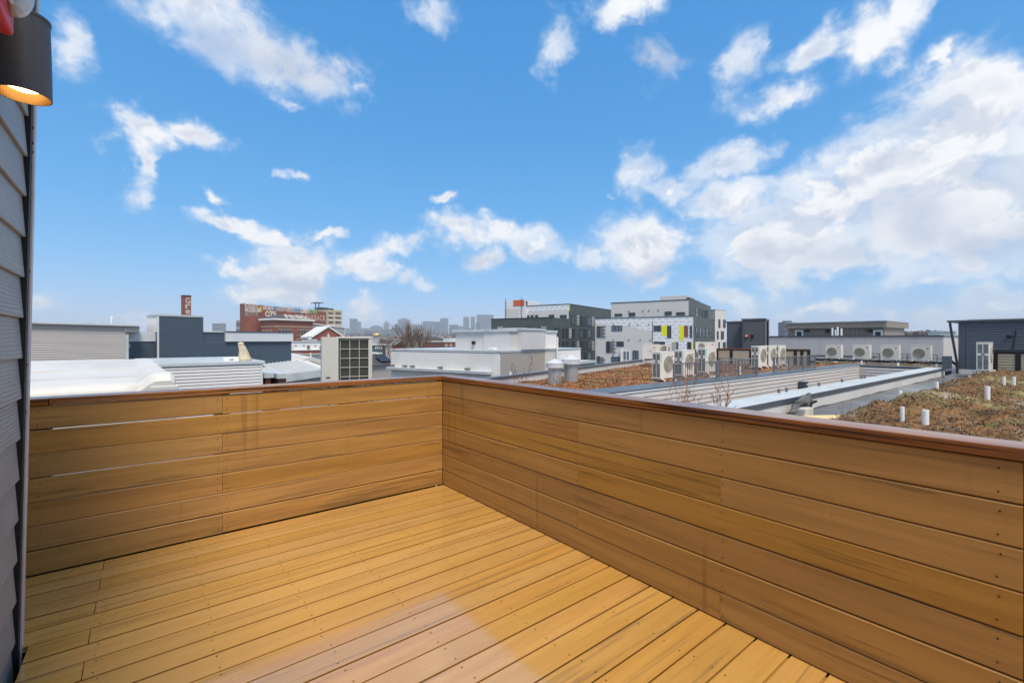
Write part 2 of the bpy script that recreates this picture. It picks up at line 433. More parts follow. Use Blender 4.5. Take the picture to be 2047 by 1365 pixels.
def siding_wood(name, col):
    """fibre cement with an embossed wood grain"""
    m = bpy.data.materials.new(name); m.use_nodes = True
    t = NT(m.node_tree); b = t.n['Principled BSDF']
    tc = t.new('ShaderNodeTexCoord'); oi = t.new('ShaderNodeObjectInfo')
    p = t.vec('ADD', tc.outputs['Object'], t.vec('MULTIPLY', oi.outputs['Random'], (31.0, 17.0, 23.0)))
    wv = t.new('ShaderNodeTexWave', wave_type='BANDS', bands_direction='Z')
    t.l.new(t.vec('MULTIPLY', p, (1.0, 1.3, 12.0)), wv.inputs['Vector'])
    wv.inputs['Scale'].default_value = 1.6; wv.inputs['Distortion'].default_value = 7.0
    wv.inputs['Detail'].default_value = 3.0; wv.inputs['Detail Scale'].default_value = 0.9
    n = t.noise(p, 5.0, 5.0, 0.6)
    c = t.ramp(n, [(0.3, sc(col, 0.9)), (0.7, sc(col, 1.1))])
    t.l.new(c, b.inputs['Base Color']); b.inputs['Roughness'].default_value = 0.48
    bn = t.new('ShaderNodeBump'); bn.inputs['Strength'].default_value = 0.35; bn.inputs['Distance'].default_value = 0.004
    t.l.new(wv.outputs['Fac'], bn.inputs['Height']); t.l.new(bn.outputs[0], b.inputs['Normal'])
    return m
M['house_siding'] = siding_wood('house_siding', lin(144, 149, 152))
M['black'] = pmat('black_plastic', lin(22, 23, 26), 0.55, 0.2)
M['trim_light'] = pmat('pvc_trim', lin(196, 196, 200), 0.4, 0.06, 3, dirt=lin(120, 120, 125), dirt_amt=0.35)
M['lamp_black'] = pmat('lamp_powder_coat', lin(74, 73, 75), 0.42, 0.08, 30, bump=0.05, bscale=400)
M['lamp_inner'] = pmat('lamp_inner', lin(96, 72, 42), 0.4, 0.05, metal=0.3)
M['lamp_glow'] = pmat('lamp_glow', (1, 0.75, 0.4), 0.5, 0.0, emit=(1.0, 0.62, 0.22), estr=14.0)
M['red'] = pmat('alarm_red', lin(206, 48, 62), 0.35, 0.06, 8)
M['membrane'] = pmat('white_membrane', lin(208, 207, 204), 0.45, 0.05, 0.8, dirt=lin(165, 165, 160), dirt_amt=0.45, bump=0.1, bscale=8)
M['membrane_grey'] = pmat('grey_membrane', lin(100, 102, 104), 0.45, 0.2, 0.7, dirt=lin(150, 152, 152), dirt_amt=0.7, bump=0.1, bscale=12)
M['lap_grey'] = pmat('grey_lap', lin(176, 172, 170), 0.55, 0.04, 0.6)
M['lap_light'] = pmat('pale_lap', lin(206, 205, 205), 0.55, 0.04, 0.6)
M['lap_white'] = pmat('white_lap', lin(236, 233, 228), 0.5, 0.03, 0.6, dirt=lin(190, 186, 180), dirt_amt=0.3)
M['lap_taupe'] = pmat('taupe_lap', lin(170, 164, 158), 0.55, 0.05, 0.6)
M['court_lap'] = pmat('court_lap', lin(204, 198, 194), 0.5, 0.06, 0.8, objvar=0.12, dirt=lin(160, 155, 150), dirt_amt=0.3)
M['navy'] = pmat('navy_lap', lin(72, 86, 100), 0.5, 0.06, 0.5)
M['slate'] = pmat('slate_blue_lap', lin(84, 91, 101), 0.5, 0.06, 0.6)
M['charcoal'] = pmat('charcoal_lap', lin(80, 85, 93), 0.5, 0.06, 0.6)
M['coping_dark'] = pmat('dark_coping_metal', lin(74, 82, 92), 0.35, 0.1, 2, spec=0.6)
M['coping_pale'] = pmat('pale_coping_metal', lin(188, 196, 200), 0.35, 0.08, 2, dirt=lin(140, 150, 150), dirt_amt=0.5)
M['band_white'] = pmat('white_metal_band', lin(206, 212, 217), 0.45, 0.03, 1)
M['panel_grey'] = pmat('grey_wall_panel', lin(198, 195, 193), 0.5, 0.03, 0.4)
M['brown_panel'] = pmat('grey_brown_panel', lin(142, 132, 122), 0.5, 0.05, 0.5)
M['tan_panel'] = pmat('tan_parapet_siding', lin(166, 158, 142), 0.55, 0.07, 1.0)
M['pale_green'] = pmat('pale_green_panel', lin(188, 204, 196), 0.5, 0.04, 0.5)
M['beige_metal'] = pmat('beige_sheet_metal', lin(198, 197, 190), 0.38, 0.04, 2, dirt=lin(180, 172, 150), dirt_amt=0.3)
M['unit_white'] = pmat('ac_casing', lin(226, 225, 219), 0.38, 0.03, 3, dirt=lin(200, 194, 176), dirt_amt=0.3)
M['grille_dark'] = pmat('grille_dark', lin(40, 42, 44), 0.6, 0.15, 20)
M['coil'] = pmat('coil_fins', lin(98, 95, 84), 0.45, 0.2, 1.0, (1, 1, 40), metal=0.3)
M['fan_pale'] = pmat('fan_pale', lin(150, 148, 136), 0.5, 0.12, 4)
M['under_deck'] = pmat('gap_shade_dark', lin(40, 38, 36), 0.8, 0.2, 2)  # dark tone put in to keep bounced light out of the floor gaps
M['fan_dark'] = pmat('fan_dark', lin(112, 112, 102), 0.5, 0.15, 4)
M['guard'] = pmat('fan_guard', lin(196, 192, 180), 0.4, 0.05)
M['teal'] = pmat('teal_sticker', lin(110, 205, 190), 0.4, 0.03)
M['emblem'] = pmat('emblem_red', lin(205, 82, 52), 0.4, 0.1)
M['pipe_white'] = pmat('white_pvc', lin(238, 238, 236), 0.35, 0.03, 3, dirt=lin(190, 188, 180), dirt_amt=0.25)
M['rail'] = pmat('grey_rail', lin(112, 116, 122), 0.4, 0.08)
M['galv'] = pmat('galvanised', lin(186, 190, 194), 0.34, 0.16, 3, (1, 1, 0.25), metal=0.55, dirt=lin(130, 132, 134), dirt_amt=0.5)
M['galv_cap'] = pmat('galvanised_cap', lin(212, 215, 220), 0.4, 0.06, 3, metal=0.25)
M['conductor'] = pmat('conductor_head_grey', lin(66, 76, 86), 0.45, 0.08, 4)
M['hose'] = pmat('black_hose', lin(34, 34, 36), 0.55, 0.2)
M['glass'] = pmat('window_glass', lin(52, 62, 72), 0.08, 0.25, 0.4, spec=0.8)
M['glass_blue'] = pmat('bluish_glass', lin(92, 112, 128), 0.08, 0.25, 0.5, spec=0.8)
M['frame_dark'] = pmat('dark_frame', lin(44, 50, 58), 0.4, 0.08)
M['frame_white'] = pmat('white_frame', lin(225, 225, 222), 0.4, 0.05)
M['apt_dark'] = pmat('dark_green_panel', lin(74, 86, 84), 0.5, 0.06, 0.12)
M['apt_light'] = pmat('light_grey_panel', lin(206, 204, 201), 0.55, 0.04, 0.15)
M['yellow'] = pmat('yellow_sheathing', lin(226, 228, 20), 0.55, 0.05, 0.5)
M['orange'] = pmat('orange_wrap', lin(205, 98, 60), 0.55, 0.08, 0.5)
M['slat_white'] = pmat('white_slat', lin(228, 228, 226), 0.5, 0.03)
M['slat_bronze'] = pmat('bronze_slat', lin(78, 74, 66), 0.5, 0.05)
M['tarp'] = pmat('umbrella_cover', lin(205, 192, 165), 0.75, 0.12, 4, dirt=lin(150, 138, 112), dirt_amt=0.4)
M['tar'] = pmat('grey_roof', lin(158, 162, 166), 0.5, 0.1, 0.3)
M['solar'] = pmat('solar_panel', lin(48, 52, 60), 0.2, 0.1, 1)
M['bark'] = pmat('bark', lin(112, 98, 84), 0.85, 0.25, 1.0)
M['bark_red'] = pmat('red_twigs', lin(120, 78, 66), 0.85, 0.2, 1.0)
M['stalk'] = pmat('dry_stalk', lin(156, 116, 84), 0.8, 0.25, 4)
M['yellow_pad'] = pmat('cream_board', lin(224, 200, 150), 0.6, 0.1, 3, dirt=lin(220, 176, 70), dirt_amt=0.8)
M['patch_grey'] = pmat('torn_flashing', lin(104, 106, 108), 0.6, 0.2, 6)
M['patch_black'] = pmat('black_mastic', lin(34, 35, 38), 0.5, 0.3, 6)
M['concrete'] = pmat('concrete_block', lin(190, 190, 184), 0.8, 0.12, 8, bump=0.3, bscale=30)
M['teal_wall'] = pmat('teal_wall', lin(50, 104, 108), 0.6, 0.06, 0.6)
M['gold'] = pmat('gold_dome', lin(222, 186, 104), 0.4, 0.1, metal=0.3)
M['stone_tan'] = pmat('tan_stone', lin(168, 150, 126), 0.75, 0.14, 0.4)
M['tan_block'] = pmat('tan_apartment', lin(192, 176, 142), 0.65, 0.08, 0.1)
M['white_paint'] = pmat('white_painted', lin(224, 226, 228), 0.55, 0.05, 0.3)
M['ground'] = pmat('city_ground', lin(118, 116, 112), 0.9, 0.2, 0.02, dirt=lin(78, 80, 70), dirt_amt=0.7)
M['tower_a'] = pmat('tower_grey', lin(112, 116, 122), 0.5, 0.06, 0.01)
M['tower_b'] = pmat('tower_stone', lin(136, 132, 128), 0.6, 0.06, 0.01)
M['tower_c'] = pmat('tower_glass', lin(84, 94, 108), 0.3, 0.06, 0.01)
M['dim_glass'] = pmat('tower_windows', lin(66, 74, 84), 0.3, 0.1, 0.02)
M['asphalt_shingle'] = pmat('dark_shingle', lin(72, 72, 76), 0.85, 0.15, 2)
M['sidewhite'] = pmat('white_sheet', lin(226, 226, 226), 0.5, 0.04)

def brick_mat(name, c1, c2, mortar, bw=0.22, bh=0.075):
    m = bpy.data.materials.new(name); m.use_nodes = True
    t = NT(m.node_tree); b = t.n['Principled BSDF']
    tc = t.new('ShaderNodeTexCoord')
    sp = t.new('ShaderNodeSeparateXYZ'); t.l.new(tc.outputs['Object'], sp.inputs[0])
    cb = t.new('ShaderNodeCombineXYZ')
    t.l.new(t.math('ADD', sp.outputs[0], sp.outputs[1]), cb.inputs[0]); t.l.new(sp.outputs[2], cb.inputs[1])
    br = t.new('ShaderNodeTexBrick'); t.l.new(cb.outputs[0], br.inputs['Vector'])
    br.inputs['Color1'].default_value = (*c1, 1); br.inputs['Color2'].default_value = (*c2, 1); br.inputs['Mortar'].default_value = (*mortar, 1)
    br.inputs['Scale'].default_value = 1.0; br.inputs['Brick Width'].default_value = bw; br.inputs['Row Height'].default_value = bh; br.inputs['Mortar Size'].default_value = 0.009
    n = t.noise(tc.outputs['Object'], 0.25, 7.0, 0.65)
    c = t.mix(t.math('MULTIPLY', t.smooth(n, 0.4, 0.7), 0.5), br.outputs['Color'], sc(c1, 0.6))
    t.l.new(c, b.inputs['Base Color']); b.inputs['Roughness'].default_value = 0.85
    return m
M['brick'] = brick_mat('red_brick', lin(140, 66, 50), lin(122, 56, 44), lin(150, 110, 95))
M['brick2'] = brick_mat('brown_brick', lin(128, 72, 58), lin(110, 60, 50), lin(140, 112, 100))

def wrap_mat(name):
    """white housewrap with its small printed marks"""
    m = bpy.data.materials.new(name); m.use_nodes = True
    t = NT(m.node_tree); b = t.n['Principled BSDF']
    tc = t.new('ShaderNodeTexCoord')
    sp = t.new('ShaderNodeSeparateXYZ'); t.l.new(tc.outputs['Object'], sp.inputs[0])
    cb = t.new('ShaderNodeCombineXYZ')
    t.l.new(t.math('ADD', sp.outputs[0], sp.outputs[1]), cb.inputs[0]); t.l.new(sp.outputs[2], cb.inputs[1])
    br = t.new('ShaderNodeTexBrick', offset=0.37); t.l.new(cb.outputs[0], br.inputs['Vector'])
    br.inputs['Color1'].default_value = (*lin(226, 228, 232), 1); br.inputs['Color2'].default_value = (*lin(218, 221, 226), 1); br.inputs['Mortar'].default_value = (*lin(228, 230, 233), 1)
    br.inputs['Scale'].default_value = 1.0; br.inputs['Brick Width'].default_value = 1.25; br.inputs['Row Height'].default_value = 0.62; br.inputs['Mortar Size'].default_value = 0.23; br.inputs['Mortar Smooth'].default_value = 0.0
    fac = t.math('SUBTRACT', 1.0, br.outputs['Fac'])
    n = t.noise(tc.outputs['Object'], 9.0, 3.0, 0.6)
    c = t.mix(t.math('MULTIPLY', fac, t.smooth(n, 0.42, 0.52)), lin(228, 230, 233), lin(150, 160, 190))
    t.l.new(c, b.inputs['Base Color']); b.inputs['Roughness'].default_value = 0.5
    return m
M['wrap'] = wrap_mat('housewrap')

def sedum_mat(name, gain=1.0):
    """winter sedum, moss and grit: colour patches by place on the roof"""
    m = bpy.data.materials.new(name); m.use_nodes = True
    t = NT(m.node_tree); b = t.n['Principled BSDF']
    g = t.new('ShaderNodeNewGeometry'); p = g.outputs['Position']
    a = t.noise(p, 0.55, 6.0, 0.6, 0.5); bb = t.noise(t.vec('ADD', p, (9, 4, 2)), 1.3, 6.0, 0.6); fine = t.noise(p, 14.0, 5.0, 0.65)
    if gain > .5: c = t.ramp(a, [(0.28, lin(118, 96, 62)), (0.40, lin(128, 90, 60)), (0.50, lin(140, 88, 58)), (0.58, lin(160, 94, 58)), (0.66, lin(132, 104, 68)), (0.78, lin(110, 92, 60))])
    else: c = t.ramp(a, [(0.28, lin(84, 76, 52)), (0.36, lin(162, 146, 102)), (0.44, lin(112, 100, 70)), (0.52, lin(136, 102, 70)), (0.60, lin(112, 88, 62)), (0.68, lin(156, 140, 100)), (0.78, lin(86, 78, 54))])
    c = t.mix(t.math('MULTIPLY', t.smooth(bb, 0.62, 0.72), 0.45 if gain > .5 else 0.85), c, lin(110, 124, 58))
    dk = t.noise(t.vec('ADD', p, (2, 17, 5)), 2.4, 6.0, 0.65, 0.6)
    c = t.mix(t.math('MULTIPLY', t.smooth(dk, 0.55, 0.68), 0.75), c, lin(56, 46, 34))
    c = t.mix(t.math('MULTIPLY', t.smooth(bb, 0.44, 0.30), 0.3 if gain > .5 else 0.85), c, lin(164, 160, 150))
    rn = g.outputs['Random Per Island']
    c = t.mix(t.math('MULTIPLY', t.smooth(rn, 0.62, 1.0), 0.3 if gain > .5 else 0.55), c, lin(200, 170, 122))
    c = t.mix(t.math('MULTIPLY', t.smooth(rn, 0.30, 0.0), 0.55), c, lin(96, 70, 52))
    c = t.mix(t.math('MULTIPLY', t.smooth(fine, 0.52, 0.38), 0.7), c, lin(48, 40, 30))
    t.l.new(c, b.inputs['Base Color']); b.inputs['Roughness'].default_value = 0.85; b.inputs['Specular IOR Level'].default_value = 0.2
    bn = t.new('ShaderNodeBump'); bn.inputs['Strength'].default_value = 0.5; bn.inputs['Distance'].default_value = 0.05
    t.l.new(fine, bn.inputs['Height']); t.l.new(bn.outputs[0], b.inputs['Normal'])
    return m
M['sedum'] = sedum_mat('winter_sedum', 0.0)
M['sedum_red'] = sedum_mat('rusty_sedum', 1.0)

def clear_mat():
    m = bpy.data.materials.new('clear_lens'); m.use_nodes = True
    b = m.node_tree.nodes['Principled BSDF']
    b.inputs['Base Color'].default_value = (0.95, 0.96, 0.97, 1); b.inputs['Roughness'].default_value = 0.06
    b.inputs['Transmission Weight'].default_value = 0.85; b.inputs['IOR'].default_value = 1.45
    return m
M['clear'] = clear_mat()
# ------------------------------------------------------------------ ground, own roof and deck
ROOF_Z = -0.12
GROUND_Z = -11.5
g = MB(); S = 4200
g.quad((-S, -S, GROUND_Z), (S, -S, GROUND_Z), (S, S, GROUND_Z), (-S, S, GROUND_Z))
o = g.build('ground', M['ground']); o['kind'] = 'structure'

XR, YB = 2.20, 3.84           # inner faces of the right and the back parapet
WALL_X = -0.449                # face of the stair house beside the camera
BP = 0.1408                   # pitch of the parapet boards

def section(w, t, ch):
    """chamfered board section: y 0..w, z 0..t"""
    return [(ch, 0), (w - ch, 0), (w, ch), (w, t - ch), (w - ch, t), (ch, t), (0, t - ch), (0, ch)]
def section_groove(w, t, ch):
    g0, g1, gd = t - .0028, .004, .013
    return [(0, 0), (w, 0), (w, g1), (w - gd, g1), (w - gd, g0), (w, g0), (w, t), (0, t), (0, g0), (gd, g0), (gd, g1), (0, g1)]
_pl = {}
def plank_mesh(L, w, t, ch, name):
    k = (round(L, 3), w, t)
    if k not in _pl:
        sct = section_groove(w, t, ch) if name == 'deck_board' else section(w, t, ch); mb = MB()
        mb.rings([[(0, a, b) for a, b in sct], [(L, a, b) for a, b in sct]])
        me = bpy.data.meshes.new(name); me.from_pydata(mb.v, [], [tuple(reversed(f)) for f in mb.f]); me.update()
        _pl[k] = me
    return _pl[k]

deck = bpy.data.objects.new('deck_floor', None); C.objects.link(deck); deck['kind'] = 'structure'
deck['label'] = 'golden brown composite deck floor of long parallel boards'
DP, DW, DT = 0.1435, 0.1340, 0.024
y = YB - 0.012; k = 0
scr = MB()
def screw(mb, x, y, z, ax):
    r = 0.0036
    pts = []
    for a in range(6):
        c, s_ = r * math.cos(a * math.pi / 3), r * math.sin(a * math.pi / 3)
        pts.append((x + c, y + s_, z) if ax == 'z' else ((x + c, y, z + s_) if ax == 'y' else (x, y + c, z + s_)))
    if ax == 'x': pts.reverse()
    mb.quad(*pts)
while y > -3.2:
    y0 = y - DW
    xl = -2.3 if y > 3.05 else WALL_X + 0.03
    cuts = [xl, XR + 0.02]
    if k % 2 == 0 and y > 1.2: cuts = [xl, -0.21, XR + 0.02]
    elif k % 4 == 1: cuts = [xl, XR + 0.02]
    for a, b in zip(cuts[:-1], cuts[1:]):
        L = b - a - (0.003 if len(cuts) > 2 else 0)
        if L < 0.05: continue
        o = link('deck_board', plank_mesh(L, DW, DT, 0.0004, 'deck_board'), M['deck'], deck)
        o.location = (a, y0, -DT + random.uniform(-.0012, .0008))
    for xs in [-0.17 + 0.406 * q for q in range(6)]:
        for f in (0.024, DW - 0.024):
            screw(scr, xs + random.uniform(-.012, .012), y0 + f + random.uniform(-.004, .004), 0.0013, 'z')
    y -= DP; k += 1
scr.build('screw_heads', M['screw'], deck, kind='stuff')
jo = MB()
for xs in [-2.2 + 0.406 * q for q in range(11)]: jo.box(xs - .02, xs + .02, -3.2 if xs > WALL_X else 3.05, YB + .1, ROOF_Z + .004, -DT - .002)
jo.build('joists', M['dark_timber'], deck, kind='stuff')

# back parapet (runs along X) and right parapet (runs along Y)
bpar = thing('deck_parapet', 'brown horizontal board parapet across the back of the deck under a timber cap', 'parapet', (0, YB, 0))
scr = MB(); BH, BT = 0.1380, 0.022
joints = {0: [0.418, 0.94], 2: [0.418], 4: [0.418], 6: [0.418]}
for r in range(7):
    z1 = 0.990 - 0.004 - r * BP; z0 = z1 - BH
    cuts = [-2.3] + joints.get(r, []) + [XR - 0.001]
    for a, b in zip(cuts[:-1], cuts[1:]):
        L = b - a - 0.002
        o = link('board', plank_mesh(L, BT, BH, 0.005, 'board'), M['deck_wall'], bpar)
        o.location = (a, random.uniform(-.0015, .001), z0 + random.uniform(-.0012, .0012)); o.rotation_euler = (0, random.uniform(-.0008, .0008), 0)
    for xs in (-0.5, 0.39, 0.446, 1.3, 2.16):
        for f in (0.03, BH - 0.03): screw(scr, xs + random.uniform(-.006, .006), -0.0022, z0 + f, 'y')
scr.build('screw_heads', M['screw'], bpar, kind='stuff')
for xs in (-2.2, -0.5, 0.418, 1.3, 2.26):
    MB().box(xs - .045, xs + .045, BT + .003, BT + .092, ROOF_Z, 0.988).build('post', M['dark_timber'], bpar)
rpar = thing('deck_parapet', 'brown horizontal board parapet along the right side of the deck', 'parapet', (XR, 0, 0))
scr = MB()
jr = {1: [2.085], 3: [2.085], 5: [2.085], 2: [1.134], 6: [1.134]}
for r in range(7):
    z1 = 0.990 - 0.004 - r * BP; z0 = z1 - BH
    cuts = [-2.6, 0.137] + jr.get(r, []) + [YB - 0.001]
    for q, (a, b) in enumerate(zip(cuts[:-1], cuts[1:])):
        L = b - a - (0.009 if q == 0 else 0.0015)
        o = link('board', plank_mesh(L, BT, BH, 0.005, 'board'), M['deck_wall'], rpar)
        o.location = (BT + random.uniform(-.001, .0015), a, z0 + random.uniform(-.0012, .0012)); o.rotation_euler = (0, random.uniform(-.0008, .0008), R(90))
    for ys in (0.19, 1.12, 2.09, 3.0, 3.8):
        for f in (0.03, BH - 0.03): screw(scr, -0.0022, ys + random.uniform(-.006, .006), z0 + f, 'x')
scr.build('screw_heads', M['screw'], rpar, kind='stuff')
for ys in (-2.5, -1.2, 0.135, 1.12, 2.09, 3.0, 3.95):
    MB().box(BT + .003, BT + .092, ys - .045, ys + .045, ROOF_Z, 0.988).build('post', M['dark_timber'], rpar)
MB().box(BT + .095, BT + .112, -2.6, YB + .1, ROOF_Z, 0.985).build('gap_light_blocker', M['dark_timber'], rpar)  # unseen backing added to stop daylight showing through the board gaps
MB().box(-2.3, XR - .01, BT + .095, BT + .112, ROOF_Z, 0.44).build('gap_light_blocker', M['dark_timber'], bpar)  # same added backing, only behind the lower rows, to darken their gaps
# caps: inner edge a little proud of the boards, mitred at the corner
CW, OV, CZ0, CZ1 = 0.150, 0.012, 0.990, 1.031
def cap_board(parent, pts, rot, loc, name='cap_board'):
    """pts: inner-left, inner-right, outer-right, outer-left in board space (x along the grain)"""
    e = 0.004
    mb = MB()
    mb.hexa([(p[0], p[1], CZ0) for p in pts] + [(p[0], p[1], CZ1) for p in pts])
    o = mb.build(name, M['cap'], parent, bevel=0.005, seg=2)
    o.location = loc; o.rotation_euler = (0, 0, rot)
    return o
inb, outb = -OV, CW - OV
cap_board(bpar, [(-2.3, inb), (-0.463, inb), (-0.40, outb), (-2.3, outb)], 0, (0, 0, 0))
cap_board(bpar, [(-0.459, inb), (XR - OV - .001, inb), (XR + outb - .001, outb), (-0.396, outb)], 0, (0, 0, 0.001))
# right cap: board space x -> world Y, y -> world -X
cap_board(rpar, [(-2.6, -outb), (YB + outb - .001, -outb), (YB - OV - .001, OV), (-2.6, OV)], R(90), (0, 0, 0.0005))

# own building below, and the roof the deck stands on
MB().box(-8.9, 2.40, -11.9, 3.99, ROOF_Z + .0005, ROOF_Z + .003).build('gap_shade_sheet', M['under_deck'], deck)  # added dark sheet over the pale roof, so the board gaps look shaded
own = MB(); own.box(-9, 2.42, -12, 4.02, GROUND_Z, ROOF_Z)
o = own.build('own_building', M['lap_white']); tag(o, 'rowhouse under the wooden deck, its roof just below the boards', 'building')

# stair house wall beside the camera: lap boards, corner strip
hw = thing('house_wall', 'grey fibre cement lap siding wall at the left edge with pale corner strip', 'wall', (WALL_X, 0, ZC))
hw.rotation_euler = (0, R(1.0), 0)
MB().box(-2.4, -0.002, -4.0, 2.96, -ZC - .1, 1.62).build('wall', M['black'], hw)
PITCH = 0.178; zb = 0.094 - 9 * PITCH
kb = 0
while zb < 1.50:
    mb = MB(); t0, t1, h = 0.003, 0.019, 0.196
    pr = [(t0 + .0, h), (0.0, h), (0.004, 0), (t1 - .003, 0), (t1, 0.004)]
    mb.rings([[(a, -4.0, b) for a, b in pr], [(a, 2.925, b) for a, b in pr]])
    mb.f = [tuple(reversed(f)) for f in mb.f]
    o = mb.build('siding_board', M['house_siding'], hw); o.location = (0.0, 0, zb)
    zb += PITCH; kb += 1
MB().box(0.0, 0.026, 2.928, 2.972, -ZC - .1, 1.62).build('shadow_channel', M['black'], hw)
MB().box(-0.03, 0.033, 2.974, 3.012, -ZC - .1, 1.62).build('corner_strip', M['trim_light'], hw, bevel=0.002)
ns = MB()
for zz in (0.95, 0.88, 0.84, 0.62, 0.3, -0.12, -0.33, -.5, .72):
    xx = random.uniform(0.024, 0.030); ns.box(xx - .002, xx + .0015, 2.9728, 2.9741, zz, zz + random.uniform(.004, .012))
ns.build('nail_marks', M['black'], hw, kind='stuff')

# cylinder wall lamp, lit
lx, ly = -0.334, 2.28
lamp = thing('wall_lamp', 'dark grey cylinder wall lamp lit warm from below on the siding wall', 'lamp', (lx, ly, 2.215))
lb = MB()
n = 48
prof = [(0.0715, 0.0), (0.0700, 0.10), (0.066, 0.262), (0.0685, 0.263), (0.0685, 0.272), (0.066, 0.274)]
lb.rings([[(r * math.cos(2 * math.pi * a / n), r * math.sin(2 * math.pi * a / n), z) for a in range(n)] for r, z in prof], cap0=False, cap1=True)
lb.build('shade', M['lamp_black'], lamp, smooth=False)
li = MB()
prof = [(0.0715, 0.0), (0.0675, 0.0), (0.066, 0.055), (0.03, 0.056)]
li.rings([[(r * math.cos(-2 * math.pi * a / n), r * math.sin(-2 * math.pi * a / n), z) for a in range(n)] for r, z in prof], cap0=False, cap1=True)
li.build('reflector', M['lamp_inner'], lamp)
lg = MB(); lg.lathe([(0.001, 0.020), (0.028, 0.022), (0.044, 0.030), (0.049, 0.044), (0.049, 0.0545)], n=32); lg.build('bulb', M['lamp_glow'], lamp, smooth=True)
br = MB(); br.box(-0.115, -0.06, -0.045, 0.045, 0.06, 0.2); br.build('bracket', M['lamp_black'], lamp, bevel=0.004)

# red fire alarm strobe
al = thing('fire_alarm_strobe', 'red fire alarm strobe with clear domed lens at the top left corner', 'fire alarm', (-0.42, 2.0, 2.33))
MB().box(0.0, 0.062, -0.12, 0.075, -0.03, 0.20).build('back_box', M['red'], al, bevel=0.006, seg=2)
MB().box(0.063, 0.098, -0.11, 0.066, -0.022, 0.19).build('housing', M['red'], al, bevel=0.012, seg=3)
MB().box(0.099, 0.112, -0.03, 0.05, 0.035, 0.16).build('reflector', M['galv_cap'], al, bevel=0.004)
db = MB()
rings = []
for q in range(9):
    a = q / 8 * math.pi / 2 * 0.98
    rr = math.cos(a); dx = math.sin(a)
    rings.append([(0.099 + 0.050 * dx, 0.012 + 0.060 * rr * math.cos(b * 2 * math.pi / 24), 0.098 + 0.078 * rr * math.sin(b * 2 * math.pi / 24)) for b in range(24)])
db.rings(rings); db.build('lens', M['clear'], al, smooth=True)
# ------------------------------------------------------------------ the green-roofed block on the right, with its light court
A2 = R(18.5)                                   # street grid beyond: turned against the deck's own grid
U2 = (math.cos(A2), math.sin(A2)); V2 = (-math.sin(A2), math.cos(A2))
COP = 0.23                                     # top of the court copings
CY0, CY1, CX1 = 4.25, 6.50, 25.0               # light court
E0 = (8.3, 11.75)                              # a point on the far roof edge, which follows the other grid
def edge_y(x): return E0[1] + (x - E0[0]) * math.tan(A2)
XW, XE = 2.75, 36.0
blk = thing('green_roof_building', 'long low building with sedum roofs round a grey sided light court', 'building')
MB().box(2.425, XE, -14, 3.75, GROUND_Z, ROOF_Z).build('south_wing', M['membrane_grey'], blk)
MB().prism([(XW, CY1), (XE, CY1), (XE, edge_y(XE)), (XW, edge_y(XW))], GROUND_Z, ROOF_Z).build('north_wing', M['membrane_grey'], blk)
MB().box(CX1 + .002, XE, CY0 - .0, CY1 - .001, GROUND_Z, ROOF_Z).build('end_wing', M['membrane_grey'], blk)
MB().box(XW, CX1 + .3, 3.752, CY0, GROUND_Z, COP - .06).build('court_curb', M['membrane'], blk)
# south curb: pale coping, dark drip edge, white upstand
MB().box(2.45, CX1 + .6, 3.735, CY0 + .03, COP - .058, COP - .02).build('coping_top', M['coping_pale'], blk, bevel=.006)
MB().box(2.45, CX1 + .6, 3.712, 3.733, COP - .12, COP - .018).build('drip_edge', M['coping_dark'], blk)
up = MB(); n = 70
for k in range(n):                             # upstand with an uneven lower hem
    xa, xb = 2.45 + (CX1 - 2) * k / n, 2.45 + (CX1 - 2) * (k + 1) / n
    za, zb_ = [ROOF_Z + .012 + .05 * max(0, mnoise.noise(Vector((x * .9, 3, 1)))) for x in (xa, xb)]
    up.quad((xa, 3.722, za), (xb, 3.722, zb_), (xb, 3.728, COP - .10), (xa, 3.728, COP - .10))
    up.quad((xa, 3.722, za), (xa, 3.75, za), (xb, 3.75, zb_), (xb, 3.722, zb_))
up.build('upstand', M['membrane'], blk)
for px in (1557, 1572, 1637, 1683, 1722, 1728):
    d = (CY0 - .0) / ray(px)[1]; x = ray(px)[0] * d
    MB().box(x - .03, x + .02, CY0 - .03, CY0 + .02, COP - .019, COP + .07).build('coping_clip', M['rail'], blk, bevel=.004)
# north curb: wide dark coping
MB().box(XW, CX1 + .75, CY1, CY1 + .62, ROOF_Z - .001, COP - .052).build('north_curb', M['coping_dark'], blk)
MB().box(XW, CX1 + .8, CY1 - .03, CY1 + .66, COP - .05, COP).build('north_coping', M['coping_dark'], blk, bevel=.008)
MB().box(XW, CX1, CY1 - .034, CY1 - .031, COP - .075, COP - .035).build('coping_lip', M['band_white'], blk)
MB().box(CX1 + .002, CX1 + .4, CY0 + .031, CY1 - .001, ROOF_Z, COP - .052).build('end_curb', M['coping_dark'], blk)
MB().box(CX1 - .03, CX1 + .45, CY0 + .031, CY1 - .031, COP - .05, COP - .003).build('end_coping', M['coping_dark'], blk, bevel=.008)
def lap_board_mesh(L, pitch, name):
    mb = MB(); h = pitch - .017
    pr = [(0, 0), (-.014, 0), (-.016, .006), (-.003, h), (0, h)]
    mb.rings([[(0, a, b) for a, b in pr], [(L, a, b) for a, b in pr]])
    me = bpy.data.meshes.new(name); me.from_pydata(mb.v, [], mb.f); me.update(); return me
LP = 0.118
ml = lap_board_mesh(CX1 - XW, LP, 'siding_board'); me_ = lap_board_mesh(CY1 - CY0 - .02, LP, 'siding_board')
cw = MB(); cw.box(XW, CX1, CY1 - .012, CY1 - .001, -4.0, COP - .08); cw.build('lap_shade_backing', M['coping_dark'], blk)  # dark colour in the gaps stands in for shade under each lap
